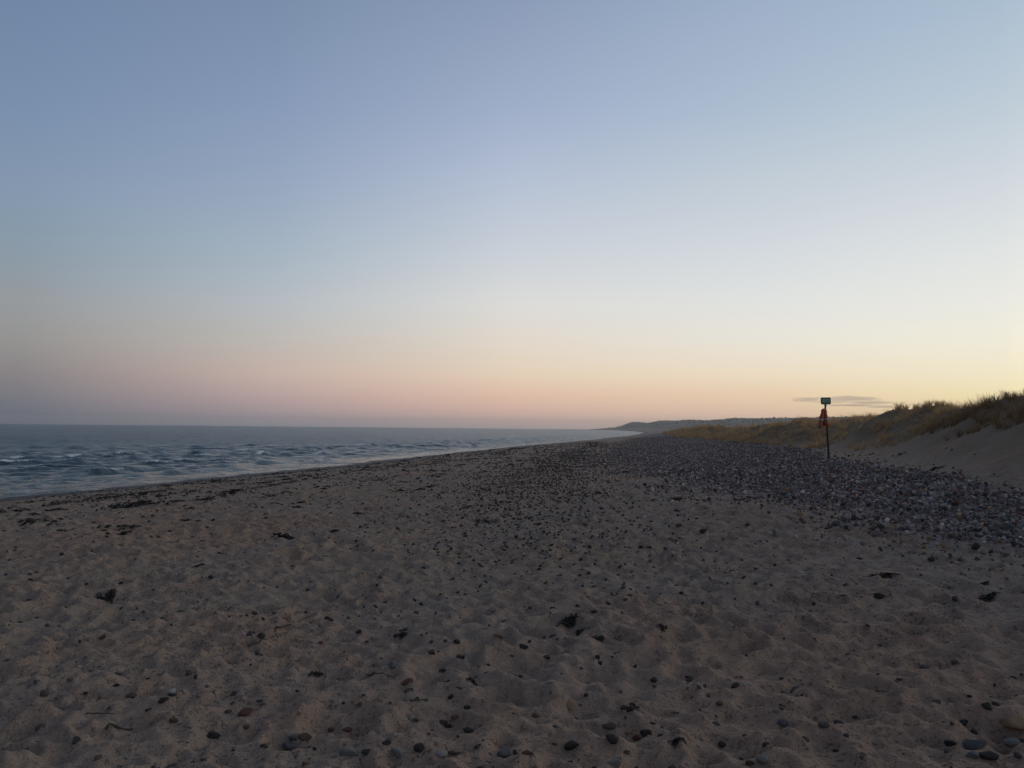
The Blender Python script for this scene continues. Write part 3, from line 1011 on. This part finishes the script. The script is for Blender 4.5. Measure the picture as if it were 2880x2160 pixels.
TUFTS = [tuft_mesh('grass_tuft', 500 + i, 34, 0.47 + 0.07 * (i % 3), 0.55 + 0.16 * (i % 4)) for i in range(6)]
gp, gs = [], []
for y0, y1, pitch, sc_ in ((8, 45, 0.36, 0.95), (45, 80, 0.42, 1.1), (80, 150, 0.6, 1.3), (150, 420, 1.5, 1.7)):
    xa, xb = np.interp([y0, y1], FT[:, 0], FT[:, 1])
    X, Y = jitter_field(min(xa, xb) - 1, max(np.interp(y1, CR[:, 0], CR[:, 1]), xb) + 16, y0, y1, pitch)
    Z, U_, VEG, SHG, WET, IN_, HL = land(X, Y, True)
    cr_ = tab(CR, Y)
    k = (RNG.random(len(X)) < VEG * np.maximum(sstep(-0.35, 0.35, fbm(X * 0.8, Y * 0.8, 2, 47)), 0.9 * sstep(36, 30, Y))) & (X < cr_ + 14) & (X < Y * 0.85 + 4)
    gp.append(np.stack([X[k], Y[k], Z[k]], 1))
    gs.append(np.full(int(k.sum()), sc_) * np.clip(0.72 + 0.75 * perlin(X[k] * 0.45, Y[k] * 0.45, 101) + RNG.normal(0, 0.15, int(k.sum())), 0.35, 1.15))
gp, gs = np.concatenate(gp), np.concatenate(gs)
n = len(gp)
tone = np.clip(0.5 + 0.8 * fbm(gp[:, 0] * 0.18, gp[:, 1] * 0.1, 3, 105) + RNG.normal(0, 0.1, n), 0, 1)[:, None]
gc = (1 - tone) * np.array([[0.46, 0.30, 0.155]]) + tone * np.array([[0.76, 0.50, 0.27]])
heath = (sstep(36, 29, gp[:, 1]) * 0.7)[:, None]            # dark heath at the near end of the crest
gc = gc * (1 - heath) + np.array([[0.06, 0.038, 0.028]]) * heath
gc = np.concatenate([gc, np.ones((n, 1))], 1)
scatter('dune_grass', gp, np.stack([RNG.normal(0, 0.1, n), RNG.normal(0, 0.1, n), RNG.uniform(0, 6.28, n)], 1), np.repeat(gs[:, None], 3, 1) * RNG.uniform(0.85, 1.15, (n, 3)),
        RNG.integers(0, 6, n), gc, TUFTS)
print('tufts', n)

# ------------------------------------------------------------------ woods on the far hills
def crown_mesh(seed):
    rg = np.random.default_rng(seed)
    bm = bmesh.new()
    bmesh.ops.create_icosphere(bm, subdivisions=2, radius=1.0)
    for v in bm.verts:
        v.co *= rg.uniform(0.7, 1.25)
        v.co.z = max(v.co.z, -0.6) * 0.9
    me = bpy.data.meshes.new('far_crown')
    bm.to_mesh(me)
    bm.free()
    me.materials.append(M_TREE)
    return me


CROWNS = [crown_mesh(700 + i) for i in range(5)]
sl = RNG.uniform(0.12, 0.62, 800)
D = np.interp(sl, RIDGE[:, 0], RIDGE[:, 1])
dd = D * RNG.uniform(0.80, 1.03, 800)
Y = dd / np.sqrt(1 + sl * sl)
X = sl * Y
k = perlin(X * 0.006, Y * 0.006, 110) + 0.35 * (dd > 0.95 * D) > 0.1
X, Y = X[k], Y[k]
Z = land(X, Y)
n = len(X)
s = RNG.uniform(0.6, 1.7, n)
scatter('far_woodland', np.stack([X, Y, Z + s * 0.35], 1), np.stack([np.zeros(n), np.zeros(n), RNG.uniform(0, 6.28, n)], 1), np.stack([s, s, s * RNG.uniform(0.7, 1.2, n)], 1),
        RNG.integers(0, 5, n), np.ones((n, 4)), CROWNS)

# ------------------------------------------------------------------ rescue post with its sign, and the lifebuoy hanging on it
M_POST = make_plain('weathered_post', (0.055, 0.038, 0.028), 0.85, 0.4, 14)
M_GREEN = make_plain('sign_green', (0.02, 0.14, 0.075), 0.45, 0.2, 6)
M_SIGNTEXT = make_plain('sign_lettering', (0.55, 0.62, 0.60), 0.5, 0.15, 8)
M_ORANGE = make_plain('lifebuoy_orange', (0.46, 0.095, 0.03), 0.55, 0.3, 6)
M_REDCLOTH = make_plain('red_canvas', (0.26, 0.04, 0.028), 0.8, 0.35, 10)
M_REFLECT = make_plain('reflective_band', (0.55, 0.52, 0.50), 0.4, 0.15, 10)
M_ROPE = make_plain('rope', (0.30, 0.24, 0.17), 0.9, 0.3, 60)
M_STEEL = make_plain('steel', (0.22, 0.22, 0.22), 0.5, 0.2, 20, metal=0.8)


def tube(path, rad, sides=10, closed=False, caps=True):
    path = [Vector(p) for p in path]
    n = len(path)
    rads = rad if isinstance(rad, (list, tuple)) else [rad] * n
    V, F = [], []
    up = Vector((0, 1, 0.001))
    for i, p in enumerate(path):
        a = path[(i - 1) % n] if (closed or i > 0) else p
        b = path[(i + 1) % n] if (closed or i < n - 1) else p
        t = (b - a).normalized()
        s = t.cross(up)
        if s.length < 1e-3:
            s = t.cross(Vector((1, 0, 0)))
        s.normalize()
        w = s.cross(t).normalized()
        for j in range(sides):
            an = 2 * math.pi * j / sides
            V.append(p + (s * math.cos(an) + w * math.sin(an)) * rads[i])
    m = n if closed else n - 1
    for i in range(m):
        for j in range(sides):
            a, b = i * sides + j, i * sides + (j + 1) % sides
            c, d = ((i + 1) % n) * sides + (j + 1) % sides, ((i + 1) % n) * sides + j
            F.append((a, b, c, d))
    if caps and not closed:
        F.append(tuple(range(sides))[::-1])
        F.append(tuple((n - 1) * sides + j for j in range(sides)))
    return V, F


def rounded_plate(w, h, t, rad, y=0.0, seg=5):
    pts_ = []
    for cx_, cz_, a0 in ((w / 2 - rad, h / 2 - rad, 0), (-w / 2 + rad, h / 2 - rad, 90), (-w / 2 + rad, -h / 2 + rad, 180), (w / 2 - rad, -h / 2 + rad, 270)):
        for s in range(seg + 1):
            a = math.radians(a0 + 90 * s / seg)
            pts_.append((cx_ + rad * math.cos(a), cz_ + rad * math.sin(a)))
    n = len(pts_)
    V = [(x, y - t / 2, z) for x, z in pts_] + [(x, y + t / 2, z) for x, z in pts_]
    F = [tuple(range(n)), tuple(range(2 * n - 1, n - 1, -1))]
    F += [(i, i + n, (i + 1) % n + n, (i + 1) % n) for i in range(n)]
    return V, F


bx, by, bz = spot(2331, 1290)
PS = by / FPX                                    # metres per frame pixel at the post
post = empty('rescue_post', (bx, by, ground(bx, by)))
tag(post, 'dark slightly leaning post with a small green sign at the foot of the dune', 'sign post')
HP = 152 * PS
lean = -7.5 * PS / HP
top = Vector((lean * HP, 0, HP))
path = [Vector((lean * HP * t + 0.012 * math.sin(t * 5), 0, -0.3 + (HP + 0.3) * t)) for t in np.linspace(0, 1, 9)]
V, F = tube(path, [0.042 - 0.006 * i / 8 for i in range(9)], 12)
mesh_obj('post', V, F, M_POST, post)
V, F = rounded_plate(0.05, 0.20, 0.02, 0.008, 0)
br = mesh_obj('bracket', V, F, M_STEEL, post, False, (top.x, -0.052, HP - 0.02))
sw, shh = 28.5 * PS, 19.5 * PS
V, F = rounded_plate(sw, shh, 0.022, 0.05)
sign = mesh_obj('sign_plate', V, F, M_GREEN, post, False, (top.x - 0.015, -0.075, HP + shh * 0.42))
sign.rotation_euler = (0, -0.02, 0.05)
# the light lettering on the plate: too soft in the photograph to be read, its strokes stand where they stand there
STROKES = [(-0.112, 0.015, 0.035, 0.135), (-0.055, 0.062, 0.03, 0.028), (0.0, 0.058, 0.055, 0.03), (0.075, 0.056, 0.06, 0.034), (0.138, 0.045, 0.03, 0.05),
           (-0.045, 0.004, 0.04, 0.04), (0.02, -0.002, 0.05, 0.045), (0.09, 0.0, 0.055, 0.03), (-0.03, -0.055, 0.06, 0.035), (0.105, -0.05, 0.05, 0.028)]
for sx2, sz2, ww, hh in STROKES:
    V, F = rounded_plate(ww, hh, 0.004, min(ww, hh) * 0.3, 0, 2)
    mesh_obj('lettering', V, F, M_SIGNTEXT, sign, False, (sx2, -0.0135, sz2))

LB = Vector((bx, by, ground(bx, by)))
bh, bw0, bw1 = 56 * PS, 14 * PS, 34 * PS          # height, width at the top and at the bottom
zb = (1290 - 1208) * PS
buoy = empty('lifebuoy', (bx - 16.5 * PS, by - 0.13, ground(bx, by) + zb))
tag(buoy, 'faded orange horseshoe lifebuoy hanging open end down on the dark post', 'lifebuoy')
buoy.rotation_euler = (0, 0.03, 0.25)
path, rads = [], []
for t in np.linspace(0, 1, 29):
    if t < 0.4:
        k = t / 0.4
        path.append(Vector((-bw1 / 2 + (bw1 / 2 - bw0 / 2 - 0.02) * k + 0.07, 0.02 * math.sin(k * 3), bh * 0.82 * k)))
    elif t <= 0.6:
        a = math.pi * (1 - (t - 0.4) / 0.2)
        path.append(Vector((math.cos(a) * (bw0 / 2 - 0.03) if abs(math.cos(a)) < 0.99 else math.copysign(bw0 / 2 - 0.035, math.cos(a)), 0, bh * 0.84 + math.sin(a) * 0.085)))
    else:
        k = (1 - t) / 0.4
        path.append(Vector((bw1 / 2 - (bw1 / 2 - bw0 / 2 - 0.02) * k - 0.07, 0.02 * math.sin(k * 3), bh * 0.10 + bh * 0.72 * k)))
    rads.append(0.070 + 0.016 * (1 - abs(t - 0.5) * 2 < 0.7))
rads[0] = rads[-1] = 0.05
V, F = tube(path, rads, 14)
mesh_obj('float_body', V, F, M_ORANGE, buoy)
for i in (6, 22):
    p0, p1 = path[i] * 0.55 + path[i - 1] * 0.45, path[i] * 0.45 + path[i + 1] * 0.55
    V, F = tube([p0, path[i], p1], 0.091, 14)
    mesh_obj('reflective_band', V, F, M_REFLECT, buoy)
V = [(-bw0 * 0.42, 0.05, bh * 0.86), (bw0 * 0.42, 0.05, bh * 0.86), (bw1 * 0.34, 0.06, bh * 0.2), (bw1 * 0.12, 0.03, bh * 0.155), (-bw1 * 0.1, 0.04, bh * 0.17), (-bw1 * 0.3, 0.06, bh * 0.14)]
V = V + [(x, y + 0.03, z) for x, y, z in V]
F = [(0, 1, 2, 3, 4, 5)[::-1], tuple(range(6, 12))] + [(i, (i + 1) % 6, (i + 1) % 6 + 6, i + 6) for i in range(6)]
mesh_obj('canvas_panel', V, F, M_REDCLOTH, buoy, False)
coil = []
for t in np.linspace(0, 1, 70):
    a = t * 2 * math.pi * 4
    coil.append(Vector((0.06 * math.cos(a) + 0.025, -0.03 - 0.035 * t, bh * 0.42 + 0.10 * math.sin(a) - 0.02 * t)))
V, F = tube(coil, 0.009, 6)
mesh_obj('rope_coil', V, F, M_ROPE, buoy)
loop = [path[2] + Vector((-0.07, 0, 0))] + [path[2].lerp(path[10], t) + Vector((-0.09 - 0.05 * math.sin(t * math.pi), -0.02, 0)) for t in np.linspace(0.1, 0.9, 8)] + [path[10] + Vector((-0.06, 0, 0))]
V, F = tube(loop, 0.008, 6)
mesh_obj('grab_line', V, F, M_ROPE, buoy)
V, F = tube([(0.02, 0.06, bh * 0.80), (0.12, 0.10, bh * 0.82), (16.5 * PS - 0.05, 0.13, bh * 0.80)], 0.016, 8)
mesh_obj('hanging_hook', V, F, M_STEEL, buoy)

# ------------------------------------------------------------------ seaweed and driftwood
def seaweed(px, py, wpx, hpx, label, n, red=False, stalk=False, thin=1.0, group=None, tilt=0.0):
    x, y, z = spot(px, py)
    rx = 0.8 * wpx / 2 * y / FPX
    lump = hpx * y / FPX
    rg = np.random.default_rng(int(px * 7 + py))
    L_depth = min(rx * 0.55, max(lump * 1.6, 0.06)) * thin
    V, F = [], []
    z0 = ground(x, y)
    paths = []
    for b in range(n):
        a = rg.uniform(0, 6.283)
        q = rg.random() ** 0.75 * (0.7 + 0.5 * math.sin(a * 3 + px))
        cx_, cy_ = q * rx * math.cos(a), q * L_depth * math.sin(a)
        cy_ += tilt * cx_
        hd = rg.uniform(0, 6.283)
        if rx > L_depth * 2.5:
            hd = rg.normal(0, 0.6) + math.atan(tilt)
        ln_ = rg.uniform(0.35, 0.9) * min(rx, 0.35)
        w = rg.uniform(0.0025, 0.007) * (1 + y / 25)
        hgt = 0.38 * lump * (1 - q ** 2) * rg.uniform(0.05, 1.0)
        paths.append((cx_, cy_, hd, ln_, w, hgt))
    ax, ay = [], []
    for cx_, cy_, hd, ln_, w, hgt in paths:
        for s in range(5):
            t = s / 4 - 0.5
            hh = hd + 1.4 * t * rg.uniform(-1, 1)
            ax.append(x + cx_ + math.cos(hh) * ln_ * t)
            ay.append(y + cy_ + math.sin(hh) * ln_ * t)
    gz_ = land(np.array(ax), np.array(ay))
    i = 0
    for cx_, cy_, hd, ln_, w, hgt in paths:
        i0 = len(V)
        for s in range(5):
            t = s / 4 - 0.5
            zz = gz_[i] - z0 + 0.006 + hgt * (1 - 3.2 * t * t) + rg.uniform(0, 0.3) * hgt
            k = (1 - 2.6 * t * t) * w
            nx, ny = -math.sin(hd) * k, math.cos(hd) * k
            tw = rg.uniform(-0.7, 0.7) * w
            px_, py_ = ax[i] - x, ay[i] - y
            V += [(px_ + nx, py_ + ny, zz + tw), (px_ - nx, py_ - ny, zz - tw)]
            i += 1
        for s in range(4):
            j = i0 + 2 * s
            F.append((j, j + 1, j + 3, j + 2))
    o = mesh_obj('seaweed_clump', V, F, M_WEED_RED if red else M_WEED, None, True, (x, y, z0))
    tag(o, label, 'seaweed', group)
    if stalk:
        pts2 = []
        for t in np.linspace(0, 1, 9):
            xx, yy = x - rx * (0.3 + 1.7 * t), y - 0.02 - 0.16 * t * t
            pts2.append(Vector((xx - x, yy - y, ground(xx, yy) - z0 + 0.012 + 0.03 * math.sin(t * 3.1))))
        V, F = tube(pts2, [0.011 - 0.006 * t for t in np.linspace(0, 1, 9)], 6)
        mesh_obj('stalk', V, F, M_WEED, o)
    return o


seaweed(1602, 1758, 62, 18, 'big black seaweed clump with a thin trailing stalk on mid sand', 90, stalk=True)
seaweed(1628, 1780, 44, 12, 'small dark seaweed tuft touching the big clump, on its near side', 36)
seaweed(1130, 1793, 48, 14, 'dark double lump of seaweed on the sand left of the pale tan pebble', 40)
seaweed(305, 1682, 90, 16, 'matted dark seaweed lump on the trampled sand at far left', 70)
seaweed(895, 1902, 64, 16, 'dark seaweed lump beside a shallow hollow at lower left of centre', 44)
seaweed(1330, 1920, 40, 9, 'small crumpled seaweed piece on smooth sand near the centre bottom', 30)
seaweed(1860, 1768, 50, 8, 'reddish seaweed scrap on the sand right of the big black clump', 30, red=True)
seaweed(1685, 1800, 46, 7, 'low dark seaweed patch to the lower right of the big black clump', 30)
seaweed(1905, 2092, 60, 10, 'dark seaweed scrap near the bottom edge right of the slanting wedge stone', 34)
seaweed(2485, 1622, 130, 10, 'broad reddish brown seaweed mat on the sand just below the shingle bank', 90, red=True)
seaweed(2780, 1688, 70, 22, 'dark tuft of seaweed at the right edge just below the shingle bank', 60)
seaweed(2770, 1645, 40, 10, 'small rusty seaweed tuft above the dark one at the right edge', 30, red=True)

def wrack(px0, py0, px1, py1, spread, label, n, hgt=0.032):
    """a strip of seaweed left along a former water line, from one point of the sand to another"""
    a, b = spot(px0, py0), spot(px1, py1)
    cx_, cy_ = (a[0] + b[0]) / 2, (a[1] + b[1]) / 2
    z0 = ground(cx_, cy_)
    rg = np.random.default_rng(int(px0 * 3 + py0))
    dx, dy = b[0] - a[0], b[1] - a[1]
    L = math.hypot(dx, dy)
    tx, ty = dx / L, dy / L
    n = int(n * 0.65)
    t = rg.random(n)
    dens = 0.35 + 0.65 * (np.sin(t * 9 + px0) > -0.3)
    off_ = rg.normal(0, spread, n) * dens + 0.12 * np.sin(t * 7 + py0)
    X0, Y0 = a[0] + dx * t - ty * off_, a[1] + dy * t + tx * off_
    hd = math.atan2(ty, tx) + rg.normal(0, 0.7, n)
    ln_ = rg.uniform(0.06, 0.24, n)
    S = np.linspace(-0.5, 0.5, 4)
    bend = rg.uniform(-1, 1, n)
    AX = X0[:, None] + np.cos(hd[:, None] + bend[:, None] * S) * ln_[:, None] * S
    AY = Y0[:, None] + np.sin(hd[:, None] + bend[:, None] * S) * ln_[:, None] * S
    AZ = land(AX.ravel(), AY.ravel()).reshape(AX.shape)
    V, F = [], []
    for i in range(n):
        w, h = rg.uniform(0.008, 0.022), hgt * rg.uniform(0.1, 1.0)
        i0 = len(V)
        for s_ in range(4):
            k = w * (1 - 2.4 * S[s_] ** 2)
            nx, ny, tw = -math.sin(hd[i]) * k, math.cos(hd[i]) * k, rg.uniform(-1, 1) * w
            x, y, z = AX[i, s_] - cx_, AY[i, s_] - cy_, AZ[i, s_] - z0 + 0.008 + h * (1 - 3 * S[s_] ** 2)
            V += [(x + nx, y + ny, z + tw), (x - nx, y - ny, z - tw)]
        for s_ in range(3):
            j = i0 + 2 * s_
            F.append((j, j + 1, j + 3, j + 2))
    tag(mesh_obj('seaweed_strip', V, F, M_WEED, None, True, (cx_, cy_, z0)), label, 'seaweed')


wrack(330, 1434, 430, 1414, 0.12, 'longest and darkest strip of seaweed on the sand at left', 260, 0.09)
wrack(430, 1420, 600, 1404, 0.13, 'strip of seaweed running on from the darkest one towards the bay', 170)
wrack(110, 1424, 270, 1404, 0.16, 'ragged seaweed strip just above the bare wet sand at far left', 190)
wrack(270, 1403, 470, 1379, 0.16, 'long ragged seaweed line halfway up the left beach, beside the bare wet sand', 380)
wrack(0, 1442, 90, 1436, 0.12, 'thin seaweed strip at the very left edge of the sand', 60)
wrack(135, 1437, 172, 1433, 0.06, 'short black seaweed streak below the ragged strip at far left', 50)
wrack(50, 1474, 130, 1466, 0.12, 'faint seaweed strip on trampled sand at left, below the others', 70)
wrack(480, 1390, 560, 1381, 0.10, 'slim seaweed streak on the sand below the breaking waves', 80)
wrack(560, 1362, 620, 1354, 0.10, 'dark seaweed streak close to the water below the breaking waves', 80)
wrack(585, 1399, 700, 1372, 0.16, 'seaweed strip left of the small twin streaks on the left beach', 150)
wrack(720, 1360, 762, 1356, 0.08, 'upper of two twin seaweed streaks left of centre', 60)
wrack(720, 1372, 790, 1364, 0.08, 'lower of two twin seaweed streaks left of centre', 80)
wrack(790, 1362, 900, 1342, 0.16, 'seaweed line rising to the right of the twin streaks', 140)
wrack(760, 1337, 815, 1331, 0.12, 'seaweed mound near the water, left one of two', 80, 0.08)
wrack(860, 1329, 905, 1322, 0.12, 'seaweed mound near the water, right one of two', 80, 0.08)
wrack(960, 1334, 1050, 1318, 0.2, 'seaweed tangle on mid beach close to the water', 150)
wrack(1000, 1314, 1080, 1300, 0.2, 'seaweed streak at mid beach nearest the water', 110)
wrack(1110, 1303, 1260, 1278, 0.3, 'long faint seaweed line along the waterline towards the bay', 180)
wrack(1855, 1409, 1925, 1401, 0.07, 'dark flat seaweed strip between the stony swath and the shingle bank', 90)
wrack(1725, 1338, 1752, 1328, 0.14, 'seaweed tangle at the tip of bare sand beside the shingle bank', 90)
wrack(1690, 1289, 1750, 1287, 0.2, 'thin seaweed line across the bare sand far up the beach', 110)
wrack(1735, 1252, 1790, 1246, 0.4, 'farthest dark seaweed line on the beach below the bay', 160)
wrack(2615, 1321, 2645, 1318, 0.05, 'dark flat scrap at the upper edge of the shingle bank on the right', 60)
wrack(2518, 1280, 2542, 1279, 0.06, 'dark scrap on the bare sand between the dune and the shingle bank', 50)
wrack(2195, 1257, 2228, 1252, 0.08, 'upper of two dark streaks on the sand left of the sign post', 50)
wrack(2215, 1266, 2245, 1262, 0.08, 'lower of two dark streaks on the sand left of the sign post', 50)
seaweed(1005, 1446, 50, 7, 'dark tangle of seaweed on the brown sand in mid beach', 40)
seaweed(1370, 1470, 40, 8, 'dark seaweed heap at the left side of the stony swath', 36)
seaweed(2660, 1263, 22, 6, 'small dark tuft on the bare dune sand at right, left one of two', 16)
seaweed(2676, 1266, 18, 5, 'small dark tuft on the bare dune sand at right, right one of two', 14)
seaweed(2740, 1279, 16, 5, 'lone dark tuft low on the bare dune sand at far right', 14)

# bits of weed strewn over the upper beach
def bit_mesh(seed):
    rg = np.random.default_rng(seed)
    V, F = [], []
    for b in range(5):
        a, l = rg.uniform(0, 6.28), rg.uniform(0.4, 1.0)
        cx_, cy_ = rg.normal(0, 0.35, 2)
        i0 = len(V)
        for s_ in range(4):
            t = s_ / 3 - 0.5
            w = 0.16 * (1 - 2.6 * t * t)
            z = 0.10 + 0.35 * rg.random() * (1 - 3 * t * t)
            x, y = cx_ + math.cos(a + t) * l * t * 2, cy_ + math.sin(a + t) * l * t * 2
            V += [(x - math.sin(a) * w, y + math.cos(a) * w, z + 0.1), (x + math.sin(a) * w, y - math.cos(a) * w, z - 0.1)]
        for s_ in range(3):
            j = i0 + 2 * s_
            F.append((j, j + 1, j + 3, j + 2))
    me = bpy.data.meshes.new('weed_bit')
    me.from_pydata(V, [], F)
    me.materials.append(M_WEED)
    return me


BITS = [bit_mesh(900 + i) for i in range(6)]
X, Y = jitter_field(-50, 20, 5, 90, 0.22)
U_ = offshore(X, Y)
lines_ = sum(np.exp(-((U_ - c - 0.8 * perlin(X * 0.1, Y * 0.1, 120 + i)) / w) ** 2) * a for i, (c, w, a) in enumerate(((5.2, 0.5, 0.5), (8.0, 0.8, 0.5), (11.5, 1.3, 0.35), (16, 2.5, 0.16))))
pr = lines_ * (0.15 + 0.85 * sstep(-0.1, 0.4, perlin(X * 0.35, Y * 0.25, 130))) + 0.012 * (U_ > 4)
k = (RNG.random(len(X)) < pr * np.interp(Y, [5, 10, 18], [0.15, 0.4, 1.0])) & (X < tab(PL, Y)) & (U_ > 3) & (X > -0.8 * Y - 2)
X, Y = X[k], Y[k]
n = len(X)
scatter('seaweed_bits', np.stack([X, Y, land(X, Y)], 1), np.stack([RNG.normal(0, 0.15, n), RNG.normal(0, 0.15, n), RNG.uniform(0, 6.28, n)], 1),
        ln(n, 0.055, 0.5, 0.02, 0.16)[:, None] * np.ones((1, 3)), RNG.integers(0, 6, n), np.ones((n, 4)), BITS)
print('weed bits', n)


def stick(px0, py0, px1, py1, wpx, label):
    a, b = spot(px0, py0), spot(px1, py1)
    x0, y0, x1, y1 = a[0], a[1], b[0], b[1]
    z0 = ground(x0, y0)
    pts2, rad = [], []
    rg = random.Random(px0)
    for t in np.linspace(0, 1, 9):
        xx, yy = x0 + (x1 - x0) * t + rg.uniform(-.008, .008), y0 + (y1 - y0) * t + rg.uniform(-.01, .01)
        base = z0 + (ground(x1, y1) - z0) * t
        pts2.append(Vector((xx - x0, yy - y0, max(ground(xx, yy), base) - z0 + 0.008)))
        rad.append(wpx / 2 * y0 / FPX * (1.0 - 0.45 * t) * rg.uniform(0.85, 1.15))
    V, F = tube(pts2, rad, 8)
    o = mesh_obj('driftwood_stick', V, F, M_WOOD, None, True, (x0, y0, z0))
    tag(o, label, 'driftwood')


stick(295, 2060, 372, 2056, 7, 'straight dark stick lying on the sand at lower left')
stick(776, 1772, 818, 1762, 7, 'short dark stick on the sand above the lower left hollow')
stick(700, 1818, 748, 1803, 5, 'thin curved twig on the sand at left of centre')
stick(1745, 1998, 1794, 1996, 9, 'short flat piece of driftwood on smooth sand near the bottom, right of centre')
stick(1155, 1980, 1200, 1970, 5, 'thin twig on smooth sand above the bottom strip, left of centre')
stick(1030, 1905, 1110, 1915, 4, 'long thin twig right of the dark seaweed lump at lower left of centre')
stick(2460, 1950, 2500, 1953, 6, 'short twig on the smooth sand at lower right')
stick(240, 2015, 322, 2016, 4, 'thin twig above the straight dark stick at lower left')

# ------------------------------------------------------------------ the low cloud over the dune
def cloud():
    Dc = 15000.0
    k = NT('cloud_vapour')
    k.n.remove(k.bsdf)
    pv = k.new('ShaderNodeVolumePrincipled', {'Color': (0.76, 0.76, 0.84, 1), 'Density': 0.0015, 'Anisotropy': 0.2})
    k.l.new(pv.outputs[0], k.out.inputs['Volume'])
    V, F = [], []
    rg = random.Random(5)
    d0 = ray(2380, 1130) * Dc
    for px, py, w, h in ((2300, 1124, 130, 13), (2390, 1122, 150, 16), (2350, 1129, 150, 8), (2450, 1132, 120, 9), (2400, 1140, 170, 7), (2480, 1144, 90, 7), (2265, 1127, 70, 6)):
        c = ray(px, py) * (Dc + rg.uniform(-200, 200))
        bm = bmesh.new()
        bmesh.ops.create_icosphere(bm, subdivisions=4, radius=1.0)
        i0 = len(V)
        for v in bm.verts:
            n_ = 1 + 0.12 * math.sin(v.co.x * 7 + px) + 0.10 * math.sin(v.co.y * 5 + v.co.z * 3 + py)
            V.append((c.x - d0.x + v.co.x * n_ * w / 2 * Dc / FPX, c.y - d0.y + v.co.y * 260, CAM_Z + c.z - d0.z + v.co.z * n_ * h / 2 * Dc / FPX))
        for f in bm.faces:
            F.append(tuple(i0 + v.index for v in f.verts))
        bm.free()
    o = mesh_obj('cloud', V, F, k.m, None, True, d0)
    tag(o, 'small flat grey-mauve cloud low in the sky just above the dune', 'cloud')


cloud()

# ------------------------------------------------------------------ haze
k = NT('sea_haze')
k.n.remove(k.bsdf)
pv = k.new('ShaderNodeVolumePrincipled', {'Color': (0.93, 0.94, 0.97, 1), 'Density': 0.00018, 'Anisotropy': 0.6})
k.l.new(pv.outputs[0], k.out.inputs['Volume'])
a, zb_, zt = 4700, -4.0, 48.0
V = [(x, y, z) for z in (zb_, zt) for x, y in ((-a, -a), (a, -a), (a, a), (-a, a))]
F = [(3, 2, 1, 0), (4, 5, 6, 7), (0, 1, 5, 4), (1, 2, 6, 5), (2, 3, 7, 6), (3, 0, 4, 7)]
tag(mesh_obj('haze', V, F, k.m, None, False), kind='stuff')
